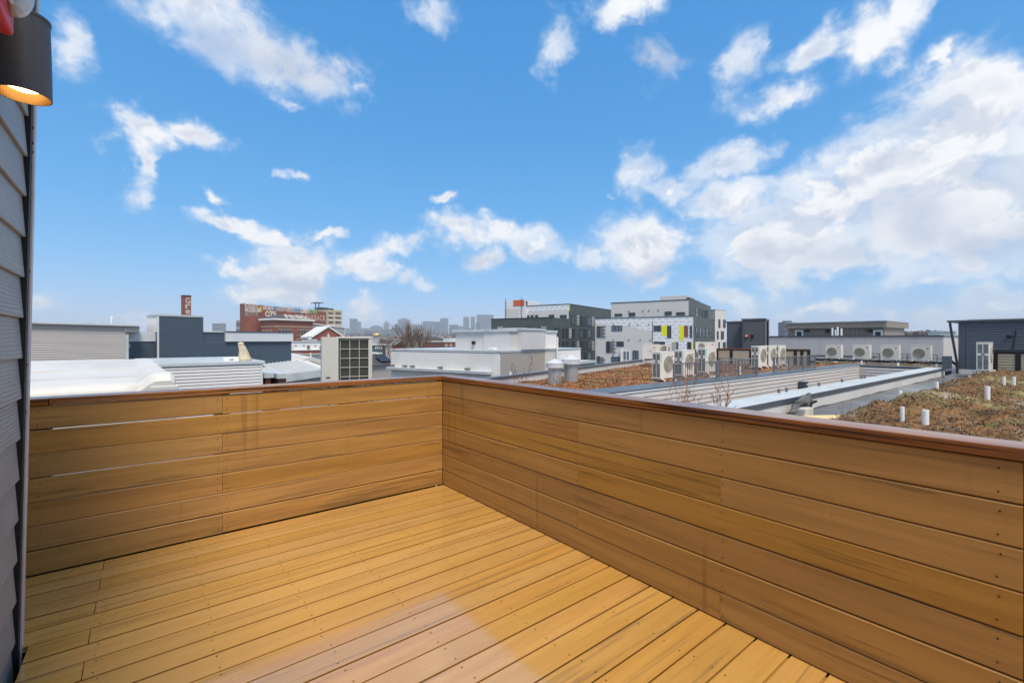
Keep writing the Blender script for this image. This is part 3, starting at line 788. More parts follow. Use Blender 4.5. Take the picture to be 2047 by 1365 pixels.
ew = MB(); ew.box(CX1 - .011, CX1 - .001, CY0 + .03, CY1 - .03, -4.0, COP - .08); ew.build('lap_shade_backing', M['coping_dark'], blk)  # end wall: same dark sheet in place of lap shade
for k in range(20):
    z = COP - .075 - LP * (k + 1)
    o = link('siding_board', ml, M['court_lap'], blk); o.location = (XW, CY1 - .013, z)
    o = link('siding_board', me_, M['court_lap'], blk); o.location = (CX1 - .012, CY1 - .02, z); o.rotation_euler = (0, 0, R(-90))
MB().box(CX1 - .06, CX1 - .03, CY1 - .06, CY1 - .03, -3, COP - .06).build('corner_strip', M['court_lap'], blk)
# far roof edge on the other grid: white upstand, dark coping
fe = Frame(XW, edge_y(XW), A2); Lf = (XE - XW) / math.cos(A2)
e = thing('roof_edge_parapet', 'low white upstand with dark metal coping along the far edge of the sedum roof', 'parapet', (fe.o[0], fe.o[1], 0), A2)
MB().box(0, Lf, -.22, -.002, ROOF_Z - .02, 0.12).build('upstand', M['membrane'], e)
MB().box(0, Lf, -.26, .05, 0.122, 0.19).build('coping', M['coping_dark'], e, bevel=.008)

# conductor heads hanging on the court walls
def conductor(x, y, z, rot, label, s=1.0):
    t = thing('conductor_head', label, 'rain head', (x, y, z), rot, 'rain heads in the light court')
    mb = MB()
    w, d = .15 * s, .22 * s
    def rg(wx, dy, zz): return [(-wx, -dy, zz), (wx, -dy, zz), (wx, 0, zz), (-wx, 0, zz)]
    mb.rings([rg(.06 * s, .12 * s, -.34 * s), rg(.10 * s, .17 * s, -.30 * s), rg(.14 * s, .21 * s, -.20 * s), rg(w, d, -.19 * s), rg(w, d, 0), rg(w * .9, d * .9, 0), rg(w * .85, d * .85, -.05 * s)])
    mb.build('box', M['conductor'], t, bevel=.004)
    r = MB(); r.box(-w - .012, w + .012, -d - .012, .0, -.03, -.006); r.build('rim', M['conductor'], t)
    p = MB(); p.box(-.05 * s, .05 * s, -.11 * s, -.01, -2.4, -.341 * s); p.build('downpipe', M['conductor'], t)
    lb = MB(); lb.box(.03 * s, .11 * s, -d - .004, -d - .001, -.13 * s, -.06 * s); lb.build('label_plate', M['band_white'], t)
conductor(18.2, CY1 - .03, -.12, 0, 'dark grey rain head on the long court wall', 1.0)
conductor(CX1 - .03, 6.05, -.32, R(-90), 'smaller looking dark rain head in the far corner of the court', 0.85)

# ------------------------------------------------------------------ sedum (uncountable): undulating mats with tufts
def region_sheet(name, inside, x0, x1, y0, y1, step, height, label, seed, ntuft, tuft):
    rnd = np.random.RandomState(seed)
    nx, ny = int((x1 - x0) / step) + 1, int((y1 - y0) / step) + 1
    V = []; idx = {}
    for i in range(nx):
        for j in range(ny):
            x, y = x0 + i * step, y0 + j * step
            m = inside(x, y)
            if m <= 0: continue
            x += rnd.uniform(-.3, .3) * step; y += rnd.uniform(-.3, .3) * step
            idx[(i, j)] = len(V); V.append((x, y, ROOF_Z + .01 + height(x, y) * min(1, m / .5)))
    Fc = []
    for (i, j), a in idx.items():
        q = [(i, j), (i + 1, j), (i + 1, j + 1), (i, j + 1)]
        if all(k in idx for k in q): Fc.append(tuple(idx[k] for k in q))
    # tufts: small leaning blades and crumbs standing on the mat
    V = list(V); nb = 0
    while nb < ntuft:
        x, y = rnd.uniform(x0, x1), rnd.uniform(y0, y1)
        if rnd.rand() > min(1.0, 12.0 / (math.hypot(x, y) + 1)) * 1.1: continue
        m = inside(x, y)
        if m <= 0.02: continue
        z = ROOF_Z + .01 + height(x, y) * min(1, m / .5)
        dens = 0.5 + 0.5 * mnoise.noise(Vector((x * 1.1, y * 1.1, seed)))
        if rnd.rand() > dens + .25: continue
        a = rnd.uniform(0, 6.283); h = tuft * rnd.uniform(.25, 1.0) * (1 + 1.6 * (rnd.rand() > .96)); w = rnd.uniform(.006, .018)
        lx, ly = rnd.uniform(-.7, .7) * h, rnd.uniform(-.7, .7) * h
        c, s_ = math.cos(a) * w, math.sin(a) * w
        i = len(V)
        V += [(x - c, y - s_, z - .01), (x + c, y + s_, z - .01), (x + lx + c * .5, y + ly + s_ * .5, z + h * .8), (x + lx * 1.3, y + ly * 1.3, z + h)]
        Fc.append((i, i + 1, i + 2, i + 3)); nb += 1
    me = bpy.data.meshes.new(name); me.from_pydata(V, [], Fc); me.update()
    o = link(name, me, M['sedum_red' if 'rusty' in label else 'sedum'], None, kind='stuff'); o['label'] = label; o['category'] = 'sedum'
    return o
def fb(x, y, s, z=0.0): return mnoise.fractal(Vector((x * s, y * s, z)), 0.9, 2.1, 5)
def in_south(x, y):
    lim = 3.0 + .28 * mnoise.noise(Vector((x * .8, 1.3, 0)))
    left = 9.6 + (3.0 - y) * -.55 + .5 * mnoise.noise(Vector((y * .7, 5.1, 2)))
    return min(lim - y, x - max(left, 4.3), 27.0 - x)
def h_south(x, y):
    b = math.exp(-((y - 2.2) / .75) ** 2) * (.19 + .13 * mnoise.noise(Vector((x * .9, 2, 7))))
    return max(.02, .05 + b + .15 * fb(x, y, 1.1, 3) + .06 * fb(x, y, 4, 1))
region_sheet('sedum_mat', in_south, 4.0, 27.0, -9.0, 3.6, .085, h_south, 'brown and green winter sedum with moss on the near right roof', 3, 75000, .042)
def in_north(x, y):
    return min(y - (CY1 + .75) , (edge_y(x) - .30 - y), x - 3.2, 30.5 - x)
region_sheet('sedum_mat', in_north, 3.2, 30.5, 7.2, 20, .15, lambda x, y: max(.02, .07 + .08 * fb(x, y, .7, 9) + .03 * fb(x, y, 3.5, 4)), 'rusty red winter sedum on the roof behind the court', 5, 40000, .06)
def in_east(x, y): return min(y - 4.9, edge_y(x) - .5 - y, x - 25.9, 35.0 - x) 
region_sheet('sedum_mat', in_east, 25.9, 35, 4.9, 11, .2, lambda x, y: max(.02, .05 + .06 * fb(x, y, .7, 9)), 'thin strip of dark sedum under the row of four fan units', 6, 4000, .05)

# ------------------------------------------------------------------ outdoor AC units
def stand(t, w, d, h):
    for s_ in (0, 1):
        x = .08 + s_ * (w - .16)
        mb = MB(); r = .022
        mb.tube([(x, -.10, 0), (x, -.10, h - .06), (x, -.06, h - .02), (x, 0, h - .022), (x, d, h - .022), (x, d + .06, h - .02), (x, d + .10, h - .06), (x, d + .10, 0)], r, 8)
        mb.build('stand_leg', M['pipe_white'], t, smooth=True)
    mb = MB(); mb.tube([(.08, -.10, .03), (w - .08, -.10, .03)], .02, 8); mb.build('stand_rail', M['pipe_white'], t, smooth=True)
def ac_unit(label, group, loc, rot, w=.95, d=.34, h=.95, leg=.20, grille_rows=12, fan_x=.56, fan_r=.30, fan_z=.55, teal=True, split=True):
    t = thing('outdoor_ac_unit', label, 'AC unit', loc, rot, group)
    b = MB(); b.box(0, w, 0, d, leg, leg + h); b.build('casing', M['unit_white'], t, bevel=.012, seg=2)
    top = MB(); top.box(-.006, w + .006, -.006, d + .006, leg + h + .001, leg + h + .022); top.build('lid', M['unit_white'], t, bevel=.006)
    # fan: shallow dark dish with radial guard
    fx, fz = w * fan_x, leg + h * fan_z
    n = 28
    dish = MB()
    dish.rings([[(fx + r * math.cos(2 * math.pi * a / n), y, fz + r * math.sin(2 * math.pi * a / n)) for a in range(n)] for r, y in ((fan_r, -.004), (fan_r * .97, -.0025), (fan_r * .9, -.0022), (.03, -.0021))], False, True)
    dish.f = [tuple(f) for f in dish.f]
    fo = dish.build('fan', M['fan_pale' if teal else 'fan_dark'], t)
    gd = MB()
    for r in (fan_r * 1.02, fan_r * .82, fan_r * .62, fan_r * .42, fan_r * .22):
        gd.tube([(fx + r * math.cos(2 * math.pi * a / n), -.016, fz + r * math.sin(2 * math.pi * a / n)) for a in range(n + 1)], .0042, 4, False)
    for k in range(-4, 5):
        zz = fan_r * k / 4.6; xx = math.sqrt(max(0, fan_r ** 2 - zz ** 2)); gd.box(fx - xx, fx + xx, -.020, -.014, fz + zz - .005, fz + zz + .005)
    gd.build('fan_guard', M['guard'], fo)
    em = MB(); ex, ez = w - .13, leg + h - .14
    pts = [(ex + .045 * math.cos(a) * (1.25 if k % 2 else 1), -.003, ez + .032 * math.sin(a)) for k, a in enumerate([i * 2 * math.pi / 12 for i in range(12)])]
    em.quad(*[(p[0] + (p[2] - ez) * .8, p[1], p[2]) for p in pts]); em.build('emblem', M['emblem'], t)
    # left side: two columns of dark slots between white bars
    sg = MB()
    for r in range(grille_rows):
        z0 = leg + .05 + (h - .10) * r / grille_rows; zz = (h - .10) / grille_rows
        if split and r in (grille_rows * 7 // 12, grille_rows * 7 // 12 + 1): 
            sg.box(-.003, .0, d * .36, d * .62, z0 + zz * .2, z0 + zz * .8); continue
        for c in (0, 1): sg.box(-.003, .0, d * (.10 + .44 * c), d * (.46 + .44 * c), z0 + zz * .16, z0 + zz * .84)
    sg.build('side_grille', M['grille_dark'], t, kind='stuff')
    if teal:
        st = MB(); st.box(.012, .06, -.0035, -.001, leg + h * .62, leg + h * .96); st.build('sticker', M['teal'], t)
    stand(t, w, d, leg)
    return t
g1 = 'tall AC units behind the court railing'
ac_unit('white AC unit nearest the court, its whole front clear of the railing', g1, (13.2, 8.8, ROOF_Z + .0), 0, w=.80, d=.32, h=.86, fan_r=.27)
ac_unit('middle one of three white AC units behind the near railing', g1, (14.75, 8.95, ROOF_Z + .02), 0, w=.80, d=.32, h=.88, fan_r=.27)
ac_unit('white AC unit at the right end of the three behind the near railing', g1, (16.5, 9.05, ROOF_Z + .05), 0, w=.80, d=.32, h=.90, fan_r=.27)
g2 = 'AC units before the tan board screen'
ac_unit('left one of three close-set white AC units before the tan screen', g2, (21.75, 9.4, ROOF_Z + .05), 0, w=.85, h=.92)
ac_unit('middle one of three close-set white AC units before the tan screen', g2, (23.05, 9.5, ROOF_Z + .05), 0, w=.85, h=.92)
ac_unit('right one of three close-set white AC units before the tan screen', g2, (24.4, 9.6, ROOF_Z + .05), 0, w=.85, h=.92)
g3 = 'four low AC units in a row'
for k, yy in enumerate((9.4, 8.06, 6.79, 5.52)):
    ac_unit(['first', 'second', 'third', 'fourth'][k] + ' from the left of four low single-fan units', g3, (31.4, yy + .40, ROOF_Z + .14), R(-90), w=.80, h=.76, leg=.26, fan_x=.42, fan_r=.24, fan_z=.50, teal=False, split=False)
ac_unit('white AC unit seen from its grille side by the slate blue wall', 'single AC units', (25.1, 2.42, ROOF_Z + .06), R(0), w=.95, d=.36, h=1.06, leg=.24, grille_rows=22, teal=False)
# hoses along the row of four
hs = MB()
for q in range(3):
    pts = [(31.1 + .07 * q + .05 * math.sin(k * 1.3 + q), 10.6 - k * .22, ROOF_Z + .30 + .05 * math.sin(k * .9 + q * 2) - (.18 if k < 2 else 0)) for k in range(28)]
    hs.tube(pts, .035, 6)
hs.tube([(31.0, 4.55, ROOF_Z + .35), (30.95, 4.3, ROOF_Z + .42), (30.9, 4.1, ROOF_Z + .25), (30.9, 4.05, ROOF_Z)], .07, 8)
o = hs.build('insulated_hose', M['hose']); tag(o, 'black insulated hoses sagging along the row of four fan units', 'hose')
hs = MB()
for q in range(3):
    hs.tube([(30.6, 11.2 - .1 * q, ROOF_Z), (30.5, 11.0 - .16 * q, ROOF_Z + .35), (30.4, 10.7 - .2 * q, ROOF_Z + .42 - .08 * q), (30.5, 10.2, ROOF_Z + .22), (30.6, 9.8, ROOF_Z + .1)], .035, 6)
tag(hs.build('insulated_hose', M['hose']), 'bundle of black hoses bent in an arch left of the fan units', 'hose')

# units on the roof farther back
def back_unit(px, depth, py_t, py_b, w, label, rot, **kw):
    x, y = at(px, depth); h = (py_b - py_t) / F * depth
    zb_ = zat(py_b, depth)
    ac_unit(label, 'AC units farther back on the roof', (x, y, zb_ - .16), rot, w=w, h=h, leg=.16, teal=False, split=False, **kw)
back_unit(1284, 24.5, 689, 717, .75, 'plain beige AC unit with a grey pipe cover left of the tall units', R(-70), d=.8, fan_r=.001, grille_rows=6)
back_unit(1316, 26.5, 691, 712, .8, 'small AC unit with square grille peeping over the nearest tall unit', R(18), grille_rows=5, fan_r=.2)
back_unit(1333, 27.5, 690, 710, .8, 'second small AC unit with grille behind the tall ones', R(18), grille_rows=5, fan_r=.2)
back_unit(1390, 27.0, 684, 699, 1.05, 'AC unit with round fan standing on the screen wall', R(-62), fan_x=.32, fan_r=.17, fan_z=.5, grille_rows=4)

# ------------------------------------------------------------------ railings
def railing(p0, p1, z0, z1, label, gap=.115, group='grey picket railings on the roofs', every=1.45):
    v = Vector((p1[0] - p0[0], p1[1] - p0[1])); L = v.length
    t = thing('picket_railing', label, 'railing', (p0[0], p0[1], z0), math.atan2(v.y, v.x), group)
    h = z1 - z0
    MB().box(0, L, -.02, .02, h - .035, h).build('top_rail', M['rail'], t, bevel=.004)
    MB().box(0, L, -.012, .012, .05, .075).build('bottom_rail', M['rail'], t)
    n = int(L / gap)
    bm = bpy.data.meshes.new('baluster'); b = MB().box(-.008, .008, -.008, .008, .076, h - .036); bm.from_pydata(b.v, [], b.f); bm.update()
    pm = bpy.data.meshes.new('post'); b = MB().box(-.022, .022, -.022, .022, 0, h - .036); pm.from_pydata(b.v, [], b.f); pm.update()
    npst = max(1, round(L / every))
    for k in range(npst + 1):
        o = link('post', pm, M['rail'], t); o.location = (min(max(L * k / npst, .023), L - .023), 0, 0)
    for k in range(1, n):
        x = L * k / n
        if min(abs(x - L * q / npst) for q in range(npst + 1)) < .05: continue
        o = link('baluster', bm, M['rail'], t); o.location = (x, 0, 0)
    return t
railing((11.25, 7.1), (13.6, 7.1), COP, .72, 'grey picket railing on the court coping before the nearest tall AC units')
railing((13.85, 7.22), (16.6, 7.22), COP, .72, 'grey picket railing on the court coping between the two sets of units')
railing((16.62, 7.25), (16.62, 8.6), COP - .25, .70, 'short railing turned away from the court at the white vent stub')
railing((17.6, 7.1), (21.6, 7.1), COP, .73, 'grey picket railing before the three close-set units')
railing((33.6, 9.0), (33.6, 5.2), ROOF_Z, .55, 'far grey railing behind the row of four fan units', gap=.16)

# ------------------------------------------------------------------ roof stubs, vents, debris
def stub(px, py_b, py_t, wpx, label, group='white pipe stubs on the near sedum roof', zb=None, cap=True):
    H = ZC - (zb if zb is not None else ROOF_Z + .06)
    d = H * F / (py_b - HY); x, y = at(px, d); h = (py_b - py_t) / F * d; r = wpx / 2 / F * d / 1.25
    mb = MB(); mb.lathe([(r, -.12), (r, h - .006), (r * .96, h), (r * .8, h), (r * .78, h - .05)], n=16)
    t = thing('vent_stub', label, 'vent pipe', (x, y, ZC - H), 0, group)
    mb.build('pipe', M['pipe_white'], t)
    band = MB(); band.lathe([(r * 1.02, .01), (r * 1.06, .012), (r * 1.06, .03), (r * 1.02, .032)], n=16, cap0=False, cap1=False); band.build('clamp', M['patch_black'], t)
    t.rotation_euler = (random.uniform(-.03, .03), random.uniform(-.03, .03), 0)
stub(1804, 855, 813, 9, 'thin white pipe stub close left of the widest one on the sedum')
stub(1850, 862, 819, 14, 'widest white pipe stub, nearest to the parapet cap')
stub(1799, 813, 780, 8, 'thin white pipe stub just behind the near pair, at the sedum edge')
stub(1873, 784, 763, 8, 'short white pipe stub by the dark weeds near the curb')
stub(1974, 807, 772, 10, 'white pipe stub standing alone in the middle of the sedum')
stub(1938, 762, 751, 5, 'smallest white pipe stub before the slate blue wall')
stub(2007, 778, 753, 6, 'left one of two white pipe stubs at the right edge')
stub(2026, 779, 753, 7, 'right one of two white pipe stubs at the right edge')
stub(1020, 764, 743, 5, 'white pipe stub beyond the corner of the deck', 'white pipe stubs behind the court')
stub(1480, 751, 732, 4, 'white pipe stub with a flared foot between two railings', 'white pipe stubs behind the court')
stub(1722, 731, 721, 4, 'small white pipe stub under the second fan unit', 'white pipe stubs behind the court', zb=.05)
stub(1795, 735, 725, 5, 'small white pipe stub under the third fan unit', 'white pipe stubs behind the court', zb=.05)
stub(1872, 737, 727, 4, 'small white pipe stub right of the fourth fan unit', 'white pipe stubs behind the court', zb=.05)

def flue(px, depth, r, h, label):
    x, y = at(px, depth)
    t = thing('metal_flue', label, 'flue', (x, y, ROOF_Z), 0, 'galvanised flues on the sedum roof')
    MB().lathe([(r, 0), (r, h)], n=28, cap0=False, cap1=True).build('pipe', M['galv'], t, smooth=False)
    sm = MB(); sm.box(r - .004, r + .006, -.012, .012, .0, h); o = sm.build('seam', M['galv'], t); o.rotation_euler = (0, 0, R(-115))
    MB().lathe([(r * 1.16, h - .02), (r * 1.34, h - .02), (r * 1.34, h + .10), (r * 1.30, h + .11)], n=28, cap0=True, cap1=True).build('collar', M['galv_cap'], t)
    MB().lathe([(r * 1.36, h + .112), (r * 1.36, h + .13), (r * .06, h + .13 + r * .62), (.002, h + .135 + r * .62)], n=28).build('cone_cap', M['galv_cap'], t)
    MB().lathe([(r * 1.5, .01), (r * 1.5, .05), (r * 1.02, .07)], n=28).build('base_flange', M['membrane'], t)
flue(1109, 14.6, .215, .62, 'left and shorter galvanised flue with a conical cap')
flue(1141, 14.9, .225, .72, 'right and taller galvanised flue with a conical cap')

# torn flashing patch, concrete block and cream board on the membrane beside the curb
d = 1.45 * F / (822 - HY); bx, by = at(1600, d)
t = thing('torn_flashing', 'crumpled grey and black torn flashing against the white curb', 'debris', (bx, 3.70, ROOF_Z))
rnd = random.Random(4)
for k, (ox, hh, ww, mt) in enumerate([(-.42, .30, .16, 'patch_grey'), (-.16, .38, .20, 'patch_grey'), (.10, .40, .15, 'patch_grey'), (.30, .24, .12, 'patch_black'), (-.62, .14, .14, 'patch_grey'), (-.06, .22, .30, 'patch_black')]):
    mb = MB(); rows = []
    for q in range(7):
        f = q / 6
        hw_ = ww * (.55 + .65 * math.sin(math.pi * min(1, f * .8 + .12))) * (1 - .25 * f) * rnd.uniform(.85, 1.12)
        rows.append([(ox - hw_ + .08 * f, -.05 - .10 * f * f + rnd.uniform(-.03, .03), .01 + hh * f), (ox + .08 * f, -.12 - .09 * f + rnd.uniform(-.03, .03), .01 + hh * f * 1.03), (ox + hw_ + .08 * f, -.04 - .08 * f + rnd.uniform(-.03, .03), .01 + hh * f),
                     (ox + hw_ * .9 + .08 * f, -.025 - .07 * f, .01 + hh * f), (ox + .08 * f, -.07 - .08 * f, .01 + hh * f), (ox - hw_ * .9 + .08 * f, -.03 - .09 * f, .01 + hh * f)])
    mb.rings(rows); mb.build('flap', M[mt], t, smooth=True)
d = 1.45 * F / (826 - HY); cx_, cy_ = at(1607, d)
tag(MB().box(cx_ - .2, cx_ + .2, cy_ - .1, cy_ + .12, ROOF_Z, ROOF_Z + .16).build('concrete_block', M['concrete'], bevel=.012, seg=2), 'pale concrete block in front of the torn flashing', 'block')
d = 1.49 * F / (835 - HY); cx_, cy_ = at(1670, d)
o = MB().box(-.55, .55, -.16, .16, 0, .035).build('walk_pad', M['yellow_pad'], bevel=.006); o.location = (cx_, cy_, ROOF_Z + .004); o.rotation_euler = (0, 0, R(-33))
tag(o, 'cream coloured board with a yellow end lying on the grey roof', 'board')

# weeds: thin branching dry stalks
def weed(x, y, z, n, h, spread, seed, label, mat='stalk', group='dry weeds on the roofs', r0=.0035):
    rnd = random.Random(seed); mb = MB()
    for k in range(n):
        a = rnd.uniform(0, 6.28); l = rnd.uniform(.02, spread)
        p = Vector((math.cos(a) * l * .3, math.sin(a) * l * .3, 0)); dv = Vector((math.cos(a) * spread * .5, math.sin(a) * spread * .5, 1)).normalized()
        hh = h * rnd.uniform(.4, 1.0); pts = [p.copy()]
        for q in range(5):
            dv = (dv + Vector((rnd.uniform(-.18, .18), rnd.uniform(-.18, .18), .05))).normalized(); p = p + dv * hh / 5; pts.append(p.copy())
            if q > 0:
                for _ in range(2):
                    b = dv + Vector((rnd.uniform(-1, 1), rnd.uniform(-1, 1), rnd.uniform(-.1, .7)))
                    b.normalize(); ll = hh * rnd.uniform(.08, .24)
                    e = p + b * ll
                    mb.tube([p, p + b * ll * .5 + Vector((0, 0, .01)), e], [r0 * .6, r0 * .5, r0 * .25], 3, False)
                    for _ in range(2):
                        b2 = (b + Vector((rnd.uniform(-.9, .9), rnd.uniform(-.9, .9), rnd.uniform(-.2, .6)))).normalized()
                        mb.tube([e - b * ll * .4, e - b * ll * .4 + b2 * ll * .5], [r0 * .45, r0 * .2], 3, False)
        mb.tube(pts, [r0 * (1 - .15 * i) for i in range(6)], 4, False)
    o = mb.build('dry_weed', M[mat]); o.location = (x, y, z)
    tag(o, label, 'weed', group)
x_, y_ = at(1392, 6.3); weed(x_, y_, ROOF_Z, 18, .98, .40, 1, 'bushiest dry weed just beyond the parapet, before the court siding', r0=.006)
x_, y_ = at(1432, 6.6); weed(x_, y_, ROOF_Z, 11, .98, .30, 2, 'tall dry weed right beside the bushiest one', r0=.006)
x_, y_ = at(1470, 6.4); weed(x_, y_, ROOF_Z, 4, .72, .25, 12, 'sparse dry stalk before the pale curb coping', r0=.0045)
d = 1.4 * F / (838 - HY); x_, y_ = at(1690, d); weed(x_, y_, ROOF_Z, 6, .42, .2, 3, 'dry weed beside the cream board')
d = 1.4 * F / (775 - HY); x_, y_ = at(1880, d); weed(x_, y_, ROOF_Z, 9, .42, .5, 4, 'dark weeds by the curb near the short stub', 'bark')
d = 1.4 * F / (812 - HY); x_, y_ = at(1935, d); weed(x_, y_, ROOF_Z + .1, 9, .55, .5, 5, 'dark upright weeds left of the lone pipe stub', 'bark_red')
d = 1.4 * F / (800 - HY); x_, y_ = at(1998, d); weed(x_, y_, ROOF_Z + .1, 6, .5, .4, 6, 'reddish weeds right of the lone pipe stub', 'bark_red')
x_, y_ = at(1036, 13.2); weed(x_, y_, ROOF_Z, 4, .95, .5, 7, 'bare sapling twigs left of the flues', 'bark_red', r0=.008)
x_, y_ = at(1122, 13.6); weed(x_, y_, ROOF_Z, 9, .5, .6, 8, 'dark weeds at the foot of the flues', 'bark', r0=.006)
x_, y_ = at(1170, 14.0); weed(x_, y_, ROOF_Z, 8, .45, .5, 9, 'reddish weeds right of the flues', 'bark_red', r0=.006)
x_, y_ = at(1236, 14.0); weed(x_, y_, ROOF_Z, 6, .5, .6, 10, 'thin dark weeds in the middle of the red sedum', 'bark', r0=.005)
# ------------------------------------------------------------------ neighbours to the right
def simple_box(t, name, mat, x0, x1, y0, y1, z0, z1, **kw): return MB().box(x0, x1, y0, y1, z0, z1).build(name, mat, t, **kw)

# slate blue stair house at the right edge (front faces -X)
fr = Frame(27.7, 3.62, R(-90)); W_ = 8.0
t = place('stair_house', 'slate blue lap sided stair house at the right edge with flat white edged roof', 'building', fr)
simple_box(t, 'wall', M['coping_dark'], 0, W_, 0, 4.0, ROOF_Z, 2.12)
fc = Face(fr, (0, 0), (W_, 0))
fc.lap(ROOF_Z + .22, 2.10, .105, .014, s0=.24).build('siding', M['slate'], t, kind='stuff')
b = MB(); fc.box(b, 0, .10, ROOF_Z + .2, 2.12, .001, .03); fc.box(b, .105, .22, ROOF_Z + .2, 2.12, .001, .022); b.build('corner_board', M['slate'], t)
b = MB(); fc.box(b, -.35, W_, 2.122, 2.20, -4.0, .12); b.build('roof', M['coping_dark'], t)
b = MB(); fc.box(b, .3, W_, 2.202, 2.235, -4.0, .13); b.build('roof_edge', M['band_white'], t)
b = MB(); b.tube([fc.pt(-.26, 2.12, .06), fc.pt(-.24, 1.9, .06), fc.pt(-.04, .4, .08), fc.pt(-.02, ROOF_Z, .08)], .045, 8); b.build('downspout', M['frame_dark'], t)
b = MB(); fc.box(b, -.2, W_, ROOF_Z + .003, ROOF_Z + .2, .001, .05); b.build('base_flashing', M['membrane'], t)
b = MB(); b.tube([fc.pt(1.70, 1.75, .05), fc.pt(1.58, .62, .06)], .016, 6); b.build('cable', M['black'], t)
b = MB(); c0 = fc.pt(fc.s_(2018), fc.z_(2018, 672), .05); b.lathe([(.001, -.07), (.07, -.05), (.08, 0), (.07, .05), (.001, .07)], c0[0], c0[1], 12); b.v = [(v[0], v[1], v[2] + c0[2]) for v in b.v]; b.build('lamp', M['black'], t, smooth=True)
# tan board screen with dark posts (outside of another deck)
def tan_screen(fr, L, z0, z1, posts, label, cap=True, brown=None):
    t = place('deck_screen', label, 'screen', fr)
    f = Face(fr, (0, 0), (L, 0))
    simple_box(t, 'backing', M['dark_timber'], 0, L, .003, .16, z0, z1 - .001)
    f.lap(z0 + .06, z1 - .06, .105, .012).build('siding', M['tan_panel'], t, kind='stuff')
    for s_ in posts:
        b = MB(); f.box(b, s_ - .075, s_ + .075, z0, z1 - .001, .0015, .045); b.build('post', M['black'], t)
    if cap:
        b = MB(); f.box(b, -.03, L + .03, z1, z1 + .045, -.2, .07); b.build('cap', M['cap'], t)
    if brown is not None:
        b = MB(); f.box(b, brown, brown + .16, z0, z1 - .001, .0015, .05); b.build('end_board', M['deck_wall'], t)
    return t
frs = Frame(26.3, 2.72, R(-90))
tan_screen(frs, 6.0, ROOF_Z + .12, .88, [.04, .34, .95, 1.95, 3.0, 4.0], 'tan board screen with black posts before the slate blue wall', cap=False, brown=.12)
simple_box(bpy.data.objects['deck_screen'], 'top_rail', M['frame_dark'], -.02, 6.0, -.06, .2, .882, .95)

# tan screen, charcoal stair house on the other grid
V_ANG = A2 - R(90)                                  # facade running towards us to the right
px0 = at(1432, 27.2); frs = Frame(px0[0], px0[1], V_ANG)
fc = Face(frs, (0, 0), (1, 0)); L = fc.s_(1619)
tan_screen(frs, L, ROOF_Z, .80, [.04, fc.s_(1462), fc.s_(1501), fc.s_(1536), fc.s_(1590), fc.s_(1603), L - .05], 'long tan board screen with dark posts and brown cap below the charcoal stair house')
p0 = at(1484, 28.5); fr = Frame(p0[0], p0[1], V_ANG)
t = place('stair_house', 'charcoal lap sided stair house with red alarm light', 'building', fr)
fc = Face(fr, (0, 0), (1, 0)); w = fc.s_(1529); z1 = fc.z_(1505, 640)
fc = Face(fr, (0, 0), (w, 0))
simple_box(t, 'wall', M['charcoal'], 0, w, 0, 3.0, ROOF_Z, z1)
fc.lap(ROOF_Z + .4, z1 - .06, .15, .016, s0=.07, s1=w - .07).build('siding', M['charcoal'], t, kind='stuff')
fs = Face(fr, (w, 0), (w, 3.0)); fs.lap(ROOF_Z + .4, z1 - .06, .15, .016, s0=.07).build('side_siding', M['charcoal'], t, kind='stuff')
b = MB(); fc.box(b, 0, .065, .3, z1, .001, .026); fc.box(b, w - .065, w, .3, z1, .001, .026); b.build('corner_board', M['charcoal'], t)
b = MB(); fc.box(b, -.05, w + .06, z1 + .001, z1 + .10, -3.0, .07); b.build('roof', M['coping_dark'], t)
b = MB(); fc.box(b, w * .45, w * .8, z1 + .101, z1 + .14, -1.5, -.4); b.build('roof_hatch', M['galv_cap'], t)
c0 = fc.pt(fc.s_(1493), fc.z_(1493, 672), .06); b = MB(); b.lathe([(.001, -.1), (.08, -.08), (.10, 0), (.08, .08), (.001, .1)], c0[0], c0[1], 14); b.v = [(v[0], v[1], v[2] + c0[2]) for v in b.v]; b.build('alarm', M['red'], t, smooth=True)
c0 = fc.pt(fc.s_(1492), fc.z_(1493, 672), .15); b = MB(); b.lathe([(.001, -.04), (.035, -.03), (.04, 0), (.035, .03), (.001, .04)], c0[0], c0[1], 10); b.v = [(v[0], v[1], v[2] + c0[2]) for v in b.v]; b.build('alarm_lens', M['frame_white'], t, smooth=True)
s_ = fc.s_(1504); z_ = fc.z_(1504, 672); b = MB(); fc.box(b, s_ - .08, s_ + .08, z_ - .1, z_ + .1, .02, .1); b.build('junction_box', M['black'], t)
b = MB(); b.tube([fs.pt(.35, z1 - .1, .12), fs.pt(.38, .2, .12)], .05, 8); b.build('downspout', M['black'], t)
b = MB(); fs.box(b, .12, .2, .3, z1 - .1, .03, .05); b.build('white_strip', M['band_white'], t)
p0 = at(1453, 29.6); fr = Frame(p0[0], p0[1], V_ANG)
t = place('stair_house', 'lower charcoal lap sided stair house left of the one with the alarm', 'building', fr)
fc = Face(fr, (0, 0), (1, 0)); w = fc.s_(1490); z1 = fc.z_(1470, 645); fc = Face(fr, (0, 0), (w, 0))
simple_box(t, 'wall', M['charcoal'], 0, w, 0, 3.0, ROOF_Z, z1)
fc.lap(.2, z1 - .05, .15, .016, s0=.06).build('siding', M['charcoal'], t, kind='stuff')
b = MB(); fc.box(b, -.05, w, z1 + .001, z1 + .09, -3.0, .06); b.build('roof', M['coping_dark'], t)
b = MB(); fc.box(b, .2, w * .8, z1 + .091, z1 + .16, -2.5, -1.2); b.build('skylight', M['beige_metal'], t)

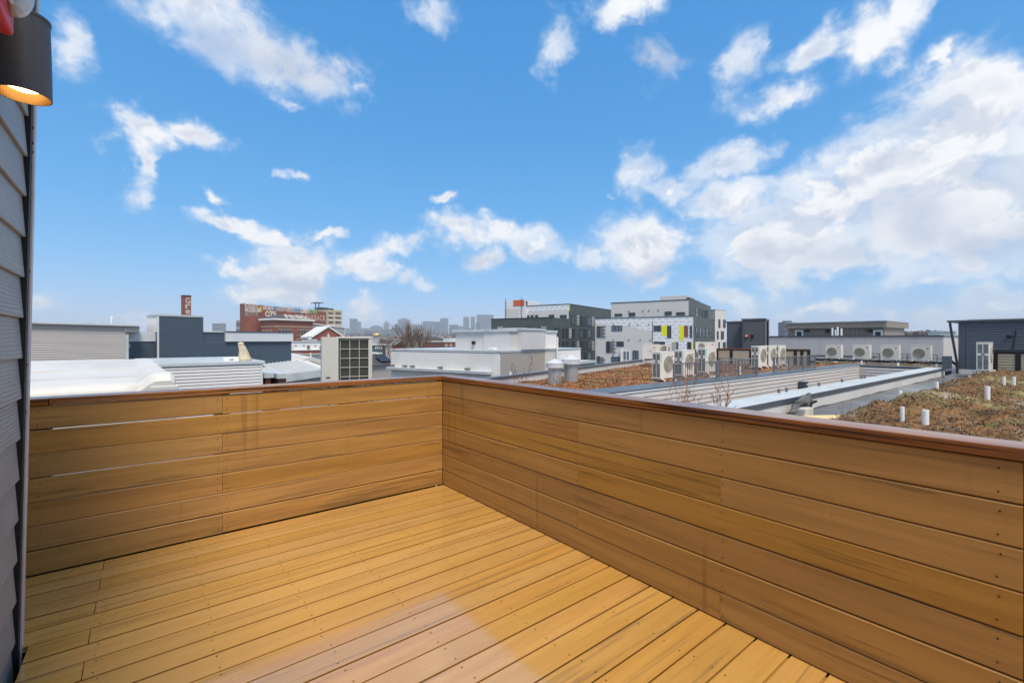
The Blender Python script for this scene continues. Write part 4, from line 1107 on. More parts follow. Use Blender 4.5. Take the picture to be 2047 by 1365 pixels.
# long grey panel wall, brown-grey penthouse behind, pale green block, white base
fr = Frame(36.0 + .01, 16.5, R(-90))
t = place('panel_building', 'long low building of smooth light grey wall panels behind the fan units', 'building', fr)
fc = Face(fr, (0, 0), (1, 0)); L = fc.s_(1886); z1 = fc.z_(1700, 673.5)
fc = Face(fr, (0, 0), (L, 0))
simple_box(t, 'wall', M['panel_grey'], 0, L, 0, 7, GROUND_Z, z1)
n = 9
for k in range(n):
    b = MB(); fc.box(b, L * k / n + .006, L * (k + 1) / n - .006, .30, z1 - .001, .002, .02); b.build('panel', M['panel_grey'], t)
b = MB(); fc.box(b, -.05, L + .04, z1 + .001, z1 + .09, -7, .06); b.build('coping', M['coping_dark'], t)
b = MB(); fc.box(b, 0, L * .72, ROOF_Z, .22, .002, .05); b.build('base_upstand', M['membrane'], t)
b = MB(); fc.box(b, 0, L * .72, .222, .29, .002, .07); b.build('base_flashing', M['coping_dark'], t)
fr = Frame(44.0, 26, R(-90))
fc = Face(fr, (0, 0), (1, 0)); s0, s1 = fc.s_(1576), fc.s_(1768); so = fc.s_(1774); z1 = fc.z_(1670, 644.5); zm = fc.z_(1670, 656)
t = place('roof_penthouse', 'grey brown ribbed penthouse with overhanging roof and two doors', 'building', fr)
simple_box(t, 'wall', M['brown_panel'], s0, s1, 0, 6, GROUND_Z, zm + .2)
rb = MB(); k = s0
while k < s1 - .1:
    fc.box(rb, k, k + .05, -2, zm - .01, .001, .03); k += .30
rb.build('wall_ribs', M['brown_panel'], t, kind='stuff')
b = MB(); fc.box(b, s0 - .1, so, zm, z1, -6.5, .25); b.build('roof', M['brown_panel'], t)
rb = MB(); k = s0
while k < so - .1:
    fc.box(rb, k, k + .05, zm + .01, z1 - .02, .251, .275); k += .30
rb.build('fascia_ribs', M['brown_panel'], t, kind='stuff')
b = MB(); fc.box(b, s0 - .15, so + .03, z1 + .001, z1 + .06, -6.5, .31); b.build('roof_edge', M['coping_pale'], t)
for (a, c) in ((1590, 1606), (1746, 1765)):
    sa, sb = fc.s_(a), fc.s_(c); zt = fc.z_(a, 660)
    b = MB(); fc.box(b, sa, sa + .12, -.4, zt, .031, .07); fc.box(b, sb - .12, sb, -.4, zt, .031, .07); fc.box(b, sa + .12, sb - .12, zt - .12, zt, .031, .07); d_ = b.build('door', M['frame_white'], t)
    b = MB(); fc.box(b, sa + .12, sb - .12, -.4, zt - .12, .031, .05); b.build('leaf', M['frame_dark'], d_)
for px, top in ((1671.5, 656), (1678, 659), (1682, 654), (1689.5, 657)):
    s_ = fc.s_(px); b = MB(); b.tube([fc.pt(s_, 0, .9), fc.pt(s_, fc.z_(px, top), .9)], .07, 8); b.build('vent_pipe', M['pipe_white'], t)
for px in (1613, 1655, 1740):
    s_, z_ = fc.s_(px), fc.z_(px, 661.5); b = MB(); fc.box(b, s_ - .11, s_ + .11, z_ - .1, z_ + .12, .031, .2); b.build('wall_lamp', M['black'], t)
for px in (1619, 1732):
    s_, z_ = fc.s_(px), fc.z_(px, 660); b = MB(); fc.box(b, s_ - .06, s_ + .06, z_ - .05, z_ + .07, .031, .1); b.build('alarm', M['brick'], t)
b = MB()
for k in range(4): fc.box(b, s0 - .25 - .12 * k, s0 - .2 - .12 * k, -.5, z1 - .3 * k - .1, -1 - k, -.9 - k)
fc.box(b, s0 - .5, s0 - .05, z1 - .5, z1 - .42, -3, -.3); fc.box(b, s0 - .5, s0 - .05, z1 - 1.1, z1 - 1.02, -3, -.3)
b.build('ladder_bracket', M['galv'], t, kind='stuff')
fr = Frame(*at(1879, 42), R(-75))
fc = Face(fr, (0, 0), (1, 0)); w = fc.s_(1912); z1 = fc.z_(1890, 664)
t = place('pale_green_building', 'pale green panelled building behind the slate blue stair house', 'building', fr)
simple_box(t, 'wall', M['pale_green'], 0, w, 0, 8, GROUND_Z, z1)
fc = Face(fr, (0, 0), (w, 0)); fc.window(t, 1894, 1902, 703, 725, M['frame_white'], M['glass_blue'], cols=1, rows=1)
b = MB(); fc.box(b, -.05, w, z1 + .001, z1 + .12, -8, .05); b.build('coping', M['coping_pale'], t)
for zz in (z1 - 1.2, z1 - 2.4):
    b = MB(); fc.box(b, 0, w, zz, zz + .03, .001, .012); b.build('panel_joint', M['coping_pale'], t)

# dark box at the end of the curb
x_, y_ = at(1893, 18.3); o = MB().box(-.22, .22, -.12, .12, 0, .5).build('roof_hatch_box', M['coping_dark'], bevel=.008); o.location = (x_, y_, COP - .02)
tag(o, 'dark grey metal box standing at the far end of the white curb', 'metal box')

# ------------------------------------------------------------------ neighbours to the left
# A: white membrane roof just behind the back parapet, with a wrapped kerb at its right end
t = thing('white_membrane_roof', 'white membrane covered low roof with a wrapped kerb end behind the left parapet', 'roof', (0, 0, 0))
YF, YR_ = 6.36, 9.45; zf, zr = .905, 1.075
b = MB()
prof = [(YF + .02, -3.0), (YF, zf - .12), (YF + .02, zf - .03), (YF + .09, zf), (YF + .9, zf + .03), (YR_ - .2, zr - .008), (YR_, zr - .02), (YR_ + .2, zr - .15), (YR_ + .25, -3.0)]
xs = [-9 + k * .4 for k in range(23)] + [.02]
b.rings([[(x, y + .006 * mnoise.noise(Vector((x * 2, y, 0))), z + (.012 * mnoise.noise(Vector((x * 1.2, y * 2, 5))) if z > 0 else 0)) for y, z in prof] for x in xs])
b.f = [tuple(reversed(f)) for f in b.f]
b.build('roof', M['membrane'], t, smooth=True)
for ys in (YF + .75, YF + 1.55, YF + 2.4):
    zs_ = zf + .03 + (ys - YF - .9) / (YR_ - .2 - YF - .9) * (zr - .008 - zf - .03)
    MB().hexa([(-9, ys, zs_), (-.06, ys, zs_), (-.06, ys + .09, zs_ + .005), (-9, ys + .09, zs_ + .005), (-9, ys, zs_ + .014), (-.06, ys, zs_ + .014), (-.06, ys + .09, zs_ + .019), (-9, ys + .09, zs_ + .019)]).build('membrane_seam', M['membrane'], t)
b = MB()
prof2 = [(YF - .02, -3.0), (YF - .03, zf + .02), (YF + .02, zf + .085), (YF + .10, zf + .11), (YF + .6, zf + .10), (YR_ - .8, zr + .012), (YR_ - .1, zr + .005), (YR_, zr - .1), (YR_ + .02, -3.0)]
def ring(x, dz, dy):
    out = []
    for y, z in prof2:
        f_ = 1 - max(0, min(1, (y - YF) / (YR_ - YF)))
        out.append((x - .23 * (1 - f_), y + dy, z + (dz if z > 0 else 0)))
    return out
b.rings([ring(-.10, -.12, .02), ring(-.04, -.085, .012), ring(.02, -.03, .004), ring(.07, -.004, 0), ring(.20, -.002, .0), ring(.235, -.03, .006), ring(.25, -.10, .015)])
b.f = [tuple(reversed(f)) for f in b.f]
b.build('wrapped_kerb', M['membrane'], t)
b = MB(); b.box(.02, .272, YF - .045, YF + .0, zf - .32, zf - .035); b.build('lower_flap', M['membrane'], t, bevel=.012, seg=2)

# B: grey lap sided building with a sloping roof edge
fr = Frame(*at(40, 19.0), 0.0)
t = place('grey_lap_building', 'grey lap sided building with a gently sloping roof edge at the far left', 'building', fr)
fc = Face(fr, (0, 0), (1, 0)); L = fc.s_(257); zl, zr_ = fc.z_(63, 645), fc.z_(268, 652.5)
fc = Face(fr, (-3, 0), (L, 0)); Lw = fc.len
zl2 = zl + (zl - zr_) * .2
simple_box(t, 'wall', M['lap_grey'], -3, L, 0, 6, GROUND_Z, zr_ - .3)
fc.lap(-3.0, zl2, .098, .013, s1=Lw - .11, z1b=zr_, out=.03).build('siding', M['lap_grey'], t, kind='stuff')
b = MB(); fc.box(b, Lw - .105, Lw, -3, zr_ - .4, .02, .05); b.build('corner_board', M['coping_pale'], t)
ex = Face(fr, (-3, 0), (L + .35, 0))
b = MB(); q = .38
b.quad(ex.pt(0, zl2, .0), ex.pt(0, zl2, .0), ex.pt(0, zl2, 0), ex.pt(0, zl2, 0)) if False else None
zA, zB = zl2, zr_
b.hexa([ex.pt(0, zA, .22), ex.pt(ex.len, zB, .22), ex.pt(ex.len, zB, -6), ex.pt(0, zA, -6), ex.pt(0, zA + .07, .22), ex.pt(ex.len, zB + .07, .22), ex.pt(ex.len, zB + .07, -6), ex.pt(0, zA + .07, -6)])
b.build('roof', M['coping_pale'], t)
b = MB(); s0 = fc.s_(252); b.hexa([fc.pt(Lw - .10, zB - .26, .06), fc.pt(Lw + .33, zB - .26, .06), fc.pt(Lw + .33, zB - .26, -5), fc.pt(Lw - .10, zB - .26, -5), fc.pt(Lw - .10, zB - .001, .06), fc.pt(Lw + .33, zB - .001, .06), fc.pt(Lw + .33, zB - .001, -5), fc.pt(Lw - .10, zB - .001, -5)]); b.build('soffit_box', M['lap_grey'], t)

# C: navy lap sided building with stepped top
fr = Frame(*at(252, 21.5), A2)
t = place('navy_lap_building', 'navy blue lap sided building with a taller block and white metal bands', 'building', fr)
f0 = Face(fr, (0, 0), (1, 0))
sA, sB, sC, sD = f0.s_(253), f0.s_(315), f0.s_(406), f0.s_(583)
zA0, zA1 = f0.z_(290, 682.5), f0.z_(290, 664)
zB1, zBm = f0.z_(360, 633), f0.z_(360, 636)
zC0, zC1 = f0.z_(520, 682.5), f0.z_(520, 665.5)
fc = Face(fr, (sA, 0), (sD, 0))
simple_box(t, 'left_wall', M['navy'], sA, sB, .3, 6, GROUND_Z, zA1)
fL = Face(fr, (sA, .3), (sB, .3)); fL.lap(-2.0, zA0, .11, .013).build('siding', M['navy'], t, kind='stuff')
b = MB(); fL.box(b, 0, fL.len, zA0 + .002, zA1 + .03, .001, .06); b.build('white_band', M['band_white'], t)
b = MB(); fL.box(b, .12, .2, zA0 - .3, zA0 - .12, .02, .1); b.build('vent', M['band_white'], t)
simple_box(t, 'tall_wall', M['navy'], sB, sC, 0, 1.25, GROUND_Z, zB1)
fB = Face(fr, (sB, 0), (sC, 0)); fB.lap(-2.0, zB1 - .02, .11, .013).build('siding', M['navy'], t, kind='stuff')
b = MB(); fB.box(b, -.06, fB.len + .02, zB1 + .002, zB1 + .09, -1.3, .05); b.build('coping', M['coping_pale'], t)
b = MB(); fB.box(b, -.02, -.002, zA1 + .02, zB1 - .01, -1.24, -.02); b.build('pale_side', M['lap_white'], t)
b = MB(); fB.box(b, -.03, .05, -2, zB1, .018, .035); b.build('corner_trim', M['band_white'], t)
simple_box(t, 'right_wall', M['navy'], sC, sD, .05, 6, GROUND_Z, zC1)
fR = Face(fr, (sC, .05), (sD, .05)); fR.lap(-3.5, zC0, .11, .013).build('siding', M['navy'], t, kind='stuff')
sx = fR.s_(449); b = MB(); fR.box(b, sx, fR.len + .05, zC0 + .002, zC1 + .02, .001, .14); b.build('white_band', M['band_white'], t)
b = MB(); fR.box(b, sx, fR.len + .08, zC1 + .022, zC1 + .08, -.2, .17); b.build('gutter', M['coping_dark'], t)
b = MB(); fR.box(b, 0, sx - .01, zC1 + .001, zC1 + .06, -6, .05); b.build('coping', M['coping_pale'], t)

# D: grey lap sided wall with pale coping in front of it
fr = Frame(*at(280, 13.2), R(2))
t = place('grey_lap_parapet_building', 'lower pale grey lap sided building with a broad pale coping', 'building', fr)
f0 = Face(fr, (0, 0), (1, 0)); L = f0.s_(525); z1 = f0.z_(400, 731)
simple_box(t, 'wall', M['lap_grey'], 0, L, 0, 5, GROUND_Z, z1 - .002)
fc = Face(fr, (0, 0), (L, 0)); fc.lap(-2.0, z1 - .03, .098, .013, s1=L - .07).build('siding', M['lap_light'], t, kind='stuff')
b = MB(); fc.box(b, L - .068, L, -2, z1, .001, .028); b.build('corner_board', M['lap_light'], t)
b = MB(); fc.box(b, -.02, L + .06, z1, z1 + .10, -5.02, .06); b.build('coping', M['coping_pale'], t, bevel=.006)
bx = fc.pt(fc.s_(466), z1 + .10, -.4); o = MB().box(-.22, .22, -.12, .12, 0, .12).build('roof_box', M['pipe_white'], bevel=.008)
w_ = fr.world(bx[0], bx[1]); o.location = (w_[0], w_[1], z1 + .10); o.rotation_euler = (0, 0, fr.a); tag(o, 'small white box on the pale coping beside the covered parasol', 'box')
b2 = MB(); b2.box(-.06, .06, -.124, -.1205, .03, .08); b2.build('label_plate', M['lap_taupe'], o)
bx = fc.pt(fc.s_(492), 0, -.5); w_ = fr.world(bx[0], bx[1])
t = thing('covered_parasol', 'folded patio parasol leaning in a tan cloth cover on the grey roof', 'parasol', (w_[0], w_[1], z1 + .10))
b = MB(); rings = []
for k, (zz, r, ox) in enumerate([(0, .21, .05), (.06, .20, .045), (.16, .155, .03), (.30, .125, .01), (.42, .105, -.02), (.50, .095, -.05), (.53, .075, -.055), (.56, .085, -.06), (.60, .07, -.06), (.62, .03, -.06)]):
    rings.append([(ox + r * (1 + .14 * math.sin(a * 5 + k * .5)) * math.cos(a), r * (1 + .14 * math.sin(a * 5 + k * .5)) * math.sin(a), zz) for a in [i * 2 * math.pi / 24 for i in range(24)]])
b.rings(rings); b.build('cover', M['tarp'], t, smooth=True)
b = MB(); b.tube([(-.055 + .085 * math.cos(a), .085 * math.sin(a), .515) for a in [i * 2 * math.pi / 12 for i in range(13)]], .01, 5, False); b.build('tie', M['stalk'], t)

# E: big old condenser with nine-pane coil grille, on a lower roof with a railing
fr = Frame(*at(643, 9.2), R(-38.4 + 24))
t = place('condenser_unit', 'large beige box condenser with a twelve square coil grille', 'condenser', fr)
f0 = Face(fr, (0, 0), (1, 0)); wA = f0.s_(677); zt = f0.z_(660, 674); zb = -.35
wB = f0.s_(744) - wA
f0 = Face(fr, (0, 0), (wA, 0))
Lb = wA + wB; f1 = Face(fr, (wA, 0), (Lb, 0))
simple_box(t, 'side_panel', M['beige_metal'], 0, wA, 0, .85, zb, zt, bevel=.008)
simple_box(t, 'coil_core', M['coil'], wA + .03, Lb - .05, .05, .80, zb, zt - .03)
b = MB(); f1.box(b, -.002 + .004, .022, zb, zt - .03, -.8, .0); b.build('corner_post', M['patch_black'], t)
b = MB(); f1.box(b, wB - .07, wB, zb, zt - .03, -.85, .002); b.build('corner_post', M['beige_metal'], t)
b = MB(); f1.box(b, -.0 + .003, wB + .01, zt - .028, zt + .012, -.86, .012); b.build('lid', M['beige_metal'], t, bevel=.005)
for k in range(4):
    s_ = .03 + (wB - .10) * k / 3; b = MB(); f1.box(b, s_ - .005, s_ + .005, zb, zt - .05, -.045, -.02); b.build('grille_bar', M['beige_metal'], t)
for k in range(6):
    z_ = zt - .055 - (.188) * k; b = MB(); f1.box(b, .02, wB - .06, z_ - .005, z_ + .005, -.046, -.018); b.build('grille_bar', M['beige_metal'], t)
sl = MB(); z_ = zb + .03
while z_ < zt - .06: f1.box(sl, .024, wB - .07, z_, z_ + .008, -.05, -.041); z_ += .024
sl.build('coil_fins', M['coil'], t, kind='stuff')
b = MB(); f0.box(b, wA * .25, wA * .5, .60, .62, .001, .012); b.build('handle', M['grille_dark'], t)
simple_box(t, 'feet', M['dark_timber'], .05, Lb - .05, .1, .75, zb - .12, zb - .001)
mid = MB(); mid.prism([at(560, 8.3), at(900, 8.3), at(900, 15), at(560, 15)], GROUND_Z, zb - .121)
o = mid.build('lower_rowhouse', M['tar']); tag(o, 'lower grey roofed rowhouse carrying the beige condenser', 'building')
railing(at(655, 7.6), at(822, 8.6), zb - .2, .66, 'dark low railing just showing over the back parapet cap', gap=.12, every=.8)

# F: white and taupe lap sided building in the centre, on the other grid
d0 = 27.0
fr = Frame(*at(1000, d0), V_ANG)                      # origin = its near corner; local x runs right/near, so the front has negative x
t = place('white_lap_building', 'white lap sided building with taupe side walls and pale copings', 'building', fr)
fx = Face(fr, (-1, 0), (0, 0)); sL = -1 + fx.s_(782); z1 = zat(705, d0)
fc = Face(fr, (sL, 0), (0, 0))
side = Face(fr, (0, 0), (0, 1)); Ls = side.s_(1112)
simple_box(t, 'wall', M['lap_white'], sL, 0, 0, Ls, GROUND_Z, z1)
fc.lap(-3.2, z1 - .03, .115, .014, s1=fc.len - .5).build('front_siding', M['lap_white'], t, kind='stuff')
b = MB(); fc.box(b, fc.len - .49, fc.len - .02, -3.2, z1 - .01, .001, .03); b.build('corner_board', M['lap_white'], t)
fs = Face(fr, (0, 0), (0, Ls)); sm = side.s_(1053)
fs.lap(-2.5, z1 - .03, .115, .014, s1=sm - .04).build('side_siding', M['lap_taupe'], t, kind='stuff')
fs.lap(-2.5, z1 - .03, .115, .014, s0=sm).build('side_siding', M['lap_taupe'], t, kind='stuff')
b = MB(); fs.box(b, sm - .038, sm - .004, -2.5, z1, .001, .03); fs.box(b, Ls - .03, Ls + .03, -2.5, z1, .001, .03); b.build('trim', M['lap_grey'], t)
b = MB(); b.box(sL - .05, .06, -.06, Ls + .05, z1 + .002, z1 + .13); b.build('coping', M['coping_pale'], t, bevel=.008)
s_, z_ = fs.s_(1093), fs.z_(1093, 722.5); b = MB(); fs.box(b, s_ - .11, s_ + .11, z_ - .08, z_ + .08, .02, .1); b.build('red_box', M['red'], t)
s_, z_ = fs.s_(1106), fs.z_(1106, 721.5); b = MB(); fs.box(b, s_ - .08, s_ + .08, z_ - .1, z_ + .1, .02, .1); b.build('black_box', M['black'], t)
# ledge low on the front
b = MB(); zl_ = fc.z_(880, 737); fc.box(b, 0, fc.len - .6, zl_ - .18, zl_, .02, .45); b.build('ledge', M['coping_pale'], t, bevel=.01)
for px in (787, 812, 827, 883, 937):
    s_ = fc.s_(px); z_ = fc.z_(px, 727) + .0; b = MB(); fc.box(b, s_ - .12, s_ + .14, zl_ + .04 , zl_ + .14, .02, .3); b.build('ledge_bracket', M['patch_grey'], t)
# penthouse boxes standing on it
def ribbed(t, f, s0, s1, z0, z1, mat, step=.2):
    rb = MB(); k = s0
    while k < s1 - .03:
        f.box(rb, k, k + .035, z0, z1, .001, .022); k += step
    rb.build('wall_ribs', mat, t, kind='stuff')
zp = zat(664, 29.5)
fp = Face(fr, (sL, 1.4), (0, 1.4)); a0 = fp.s_(911) + sL; a1 = fp.s_(990) + sL
simple_box(t, 'penthouse_wall', M['lap_light'], a0, a1, 1.4, 4.5, z1 + .13, zp)
fq = Face(fr, (a0, 1.4), (a1, 1.4)); ribbed(t, fq, 0, fq.len, z1 + .14, zp - .01, M['lap_light'])
b = MB(); b.box(a0 - .18, a1 + .03, 1.25, 4.6, zp + .001, zp + .17); b.build('penthouse_coping', M['coping_pale'], t, bevel=.01)
s_, z_ = fq.s_(948), fq.z_(948, 685); b = MB(); fq.box(b, s_ - .1, s_ + .1, z_ - .1, z_ + .1, .02, .16); b.build('wall_lamp', M['black'], t)
a1b = fp.s_(1020) + sL; simple_box(t, 'recess_wall', M['lap_light'], a1 + .004, a1 + 1.5, 2.2, 5.2, z1 + .13, zp + .1)
b = MB(); b.box(a1 + .032, a1 + 1.55, 2.15, 5.25, zp + .101, zp + .26); b.build('penthouse_coping', M['coping_pale'], t, bevel=.01)
fu = Face(fr, (-.25, 2.6), (-.25, 7.5)); u0, u1 = 2.6 + fu.s_(1018), 2.6 + fu.s_(1112)
simple_box(t, 'penthouse_wall', M['lap_light'], -2.2, -.25, u0, u1, z1 + .13, zp)
fu = Face(fr, (-.25, u0), (-.25, u1)); ks = fu.s_(1088); ribbed(t, fu, 0, ks, z1 + .14, zp - .01, M['lap_light'])
fu.lap(z1 + .15, zp - .01, .12, .014, s0=ks + .05).build('penthouse_siding', M['lap_white'], t, kind='stuff')
b = MB(); b.box(-2.3, -.16, u0 - .06, u1 + .06, zp + .001, zp + .17); b.build('penthouse_coping', M['coping_pale'], t, bevel=.01)
s_, z_ = fu.s_(1050), fu.z_(1050, 686); b = MB(); fu.box(b, s_ - .1, s_ + .1, z_ - .1, z_ + .1, .02, .16); b.build('wall_lamp', M['black'], t)
for px, py in ((1038, 673), (1074, 675)):
    s_ = fu.s_(px); b = MB(); b.tube([fu.pt(s_, z1 + .14, .12), fu.pt(s_, fu.z_(px, py), .12)], .05, 8); b.build('vent_pipe', M['pipe_white'], t)
x_ = fp.s_(888) + sL; b = MB(); b.tube([(x_, 3.0, z1 + .1), (x_, 3.0, zat(671, 31))], .055, 8); b.build('vent_pipe', M['pipe_white'], t)
b = MB(); b.box(-.9, -.5, .02, .4, z1 + .131, z1 + .28); b.build('roof_drain', M['pipe_white'], t, bevel=.02)
# lower white wing to its right
fr2 = Frame(*at(1112, 31.0), V_ANG + R(90))
f0 = Face(fr2, (0, 0), (1, 0)); L = f0.s_(1160); z1 = f0.z_(1140, 698.5)
t = place('white_wing_building', 'small white lap sided wing right of the taupe walls', 'building', fr2)
simple_box(t, 'wall', M['lap_white'], 0, L, 0, 4, GROUND_Z, z1); fc = Face(fr2, (0, 0), (L, 0))
fc.lap(-1.5, z1 - .03, .13, .014).build('siding', M['lap_white'], t, kind='stuff')
b = MB(); b.box(-.05, L + .06, -.06, 4.05, z1 + .002, z1 + .1); b.build('coping', M['coping_pale'], t)
b = MB(); fc.box(b, L * .1, L * 1.12, z1 - 1.0, z1 - .82, .02, 1.1); b.build('porch_roof', M['coping_pale'], t)
s_ = fc.s_(1125); b = MB(); b.tube([fc.pt(s_, z1 - 1, -.4), fc.pt(s_, fc.z_(1125, 673.5), -.4)], .05, 8); b.build('vent_pipe', M['pipe_white'], t)
s_ = fc.s_(1111); b = MB(); b.tube([fc.pt(s_, z1 - 1, .1), fc.pt(s_, fc.z_(1111, 674), .1)], .05, 8); b.build('vent_pipe', M['pipe_white'], t)
# ------------------------------------------------------------------ apartment buildings on the other grid
def slats(t, f, px0, px1, py0, py1, n, mat, uneven=False):
    s0, s1 = sorted((f.s_(px0), f.s_(px1))); pm = (px0 + px1) / 2; z0, z1 = f.z_(pm, py1), f.z_(pm, py0)
    for k in range(n):
        z = z0 + (z1 - z0) * k / (n - 1) ; e = s1 if not uneven or k % 2 == 0 else s0 + (s1 - s0) * .62
        b = MB(); f.box(b, s0, e, z - .07, z + .07, .02, .14); b.build('slat', M[mat], t)
# H: light building, part wrapped
D1 = 85.0
fr = Frame(*at(1385, D1), V_ANG)
t = place('light_apartment_building', 'pale panelled apartment building with white housewrap and yellow sheathing on its front', 'building', fr)
fx = Face(fr, (-1, 0), (0, 0)); sL = fx.s_(1190) - 1; zH = zat(632.5, D1)
side = Face(fr, (0, 0), (0, 1)); sdep = side.s_(1429)
simple_box(t, 'wall', M['apt_light'], sL, 0, 0, sdep, GROUND_Z, zH)
fc = Face(fr, (sL, 0), (0, 0)); seam = fc.s_(1304)
# housewrap: full on the right part, stepping down from the left part's top
b = MB(); fc.box(b, seam + .1, fc.len - .02, -9, zH - .02, .002, .012); b.build('housewrap', M['wrap'], t)
b = MB(); pts = [(0, zH - .02), (0, fc.z_(1195, 647)), (fc.s_(1218), fc.z_(1218, 650)), (fc.s_(1258), fc.z_(1258, 652.5)), (fc.s_(1270), fc.z_(1270, 655)), (fc.s_(1280), fc.z_(1280, 659)), (seam, fc.z_(1303, 662)), (seam, zH - .02)]
b.quad(*[fc.pt(s, z, .012) for s, z in pts]); n_ = len(pts)
for k in range(n_):
    p, q = pts[k], pts[(k + 1) % n_]; b.quad(fc.pt(p[0], p[1], .012), fc.pt(p[0], p[1], .001), fc.pt(q[0], q[1], .001), fc.pt(q[0], q[1], .012))
b.build('housewrap', M['wrap'], t)
b = MB(); fc.box(b, seam, seam + .1, -9, fc.z_(1304, 643), .001, .06); b.build('downspout', M['frame_dark'], t)
b = MB(); fc.box(b, -.1, fc.len + .05, zH + .001, zH + .14, -sdep, .08); b.build('coping', M['frame_dark'], t)
# cladding courses on the bare part
for py in (672, 677, 682, 688, 694, 700, 706):
    z_ = fc.z_(1250, py); b = MB(); fc.box(b, .05, seam - .03, z_ - .02, z_ + .02, .001, .008); b.build('panel_joint', M['coping_pale'], t)
G, GB, FD, FW = M['glass'], M['glass_blue'], M['frame_dark'], M['frame_white']
for w in ((1223, 1244, 651, 661.5, 3, 1, GB), (1193, 1199.5, 652, 674.5, 1, 2, G), (1212, 1219, 682.5, 705, 1, 1, G), (1232.5, 1247, 682.5, 692.5, 2, 1, G), (1193, 1199, 712, 726, 1, 2, GB), (1222, 1242, 713, 723, 3, 1, GB),
          (1307, 1321.5, 651, 662, 2, 1, G), (1334, 1342, 651, 675.5, 1, 3, G), (1379, 1384, 651, 675, 1, 2, GB), (1307, 1329.5, 683, 690, 2, 1, G), (1374, 1382, 684, 699, 1, 2, G)):
    fc.window(t, *w[:4], FD, w[6], cols=w[4], rows=w[5], fw=.12, proud=.09)
for a, c in ((1245, 1259), (1265, 1276.5)):
    fc.window(t, a, c, 701, 721, FW if a < 1260 else FD, GB, cols=2, rows=1, fw=.14, proud=.12)
b = MB(); fc.box(b, fc.s_(1242), fc.s_(1244.5), fc.z_(1243, 724), fc.z_(1243, 698), .02, .5); b.build('white_screen', M['slat_white'], t)
for (a, c, p, q) in ((1322.5, 1333.5, 651, 671), (1358, 1367, 651, 680), (1380.5, 1384.5, 684, 698), (1347, 1352, 682, 685)):
    b = MB(); fc.box(b, fc.s_(a), fc.s_(c), fc.z_((a + c) / 2, q), fc.z_((a + c) / 2, p), .013, .04); b.build('yellow_sheathing', M['yellow'], t)
b = MB(); fc.box(b, fc.s_(1367.5), fc.s_(1375.5), fc.z_(1371, 674), fc.z_(1371, 651), .013, .05); b.build('open_doorway', M['brick2'], t)
b = MB(); fc.box(b, fc.s_(1343), fc.s_(1351), fc.z_(1347, 700), fc.z_(1347, 684), .013, .05); b.build('grey_panel', M['lap_taupe'], t)
b = MB(); fc.box(b, fc.s_(1352), fc.s_(1356), fc.z_(1354, 700), fc.z_(1354, 684), .013, .06); b.build('dark_panel', M['coping_dark'], t)
slats(t, fc, 1200, 1211, 652.5, 673, 7, 'slat_bronze', True)
slats(t, fc, 1219.5, 1230.5, 683.5, 703.5, 7, 'slat_bronze', True)
slats(t, fc, 1199.5, 1210.5, 714.5, 726, 4, 'slat_bronze', True)
for px, py in ((1227, 648.5), (1259, 648.5), (1275, 649.5), (1297, 649), (1226, 679.5), (1257, 679.5), (1280, 680), (1300, 680), (1226, 709.5)):
    s_, z_ = fc.s_(px), fc.z_(px, py); b = MB(); fc.box(b, s_ - .1, s_ + .1, z_ - .1, z_ + .1, .012, .1); b.build('vent_cap', M['frame_dark'], t)
# dark side
fs = Face(fr, (0, 0), (0, sdep))
b = MB(); fs.box(b, .35, sdep, -9, zH - .01, .002, .03); b.build('dark_cladding', M['apt_dark'], t)
for k in range(6):
    for (p, q) in ((653, 675), (684, 700)):
        f_ = .10 + .15 * k
        sa, sb = sdep * f_, sdep * (f_ + .085)
        za, zb_ = fc.z_(1385, p) , fc.z_(1385, q)
        fs.window(t, 0, 0, 0, 0, FD, GB if k % 2 else G, cols=1, rows=2, real=(sa, sb, zb_, za), fw=.12, proud=.1)
# upper storey set back
du = 3.2; fu0 = Face(fr, (sL, du), (0, du)); ua, ub = sL + fu0.s_(1221.5), sL + fu0.s_(1376.5); zU = fu0.z_(1376, 599.5)
simple_box(t, 'upper_wall', M['apt_light'], ua, ub, du, du + sdep, zH - .2, zU)
fu = Face(fr, (ua, du), (ub, du))
b = MB(); fu.box(b, -.1, fu.len + .05, zU + .001, zU + .14, -sdep, .08); b.build('upper_coping', M['frame_dark'], t)
for w in ((1229, 1244, 627, 632), (1257, 1270, 625, 632), (1329, 1343, 622.5, 630), (1352, 1369.5, 624, 630)):
    fu.window(t, *w, FD, G, cols=3, fw=.12, proud=.09)
b = MB(); s_ = fu.s_(1289); fu.box(b, s_ - .05, s_ + .05, zH, zU, .001, .02); b.build('panel_joint', M['coping_pale'], t)
for px, py in ((1257, 622.5), (1285, 622), (1297, 621), (1316, 620.5)):
    s_, z_ = fu.s_(px), fu.z_(px, py); b = MB(); fu.box(b, s_ - .1, s_ + .1, z_ - .1, z_ + .1, .005, .1); b.build('vent_cap', FD, t)
fv = Face(fr, (ub, du), (ub, du + sdep))
b = MB(); fv.box(b, .05, sdep, zH, zU - .01, .002, .03); b.build('dark_cladding', M['apt_dark'], t)
for k in range(5):
    f_ = .28 + .14 * k; fv.window(t, 0, 0, 0, 0, FD, GB, cols=1, rows=2, real=(sdep * f_, sdep * (f_ + .09), zH + .2, zH + 2.3 - .1 * k), fw=.12, proud=.1)
# stepped parapet pieces along the dark side
for k in range(4):
    b = MB(); fv.box(b, sdep * (.02 + .24 * k), sdep * (.02 + .24 * k + .21), zU + .142, zU + .55 - .16 * k, -.5, .06); b.build('parapet_step', M['apt_dark'], t)
hb0, hb1 = fu.s_(1315), fu.s_(1370)
b = MB(); fu.box(b, hb0, hb1, zU + .142, fu.z_(1340, 590.5), -7, -1.5); b.build('lift_house', M['apt_light'], t)
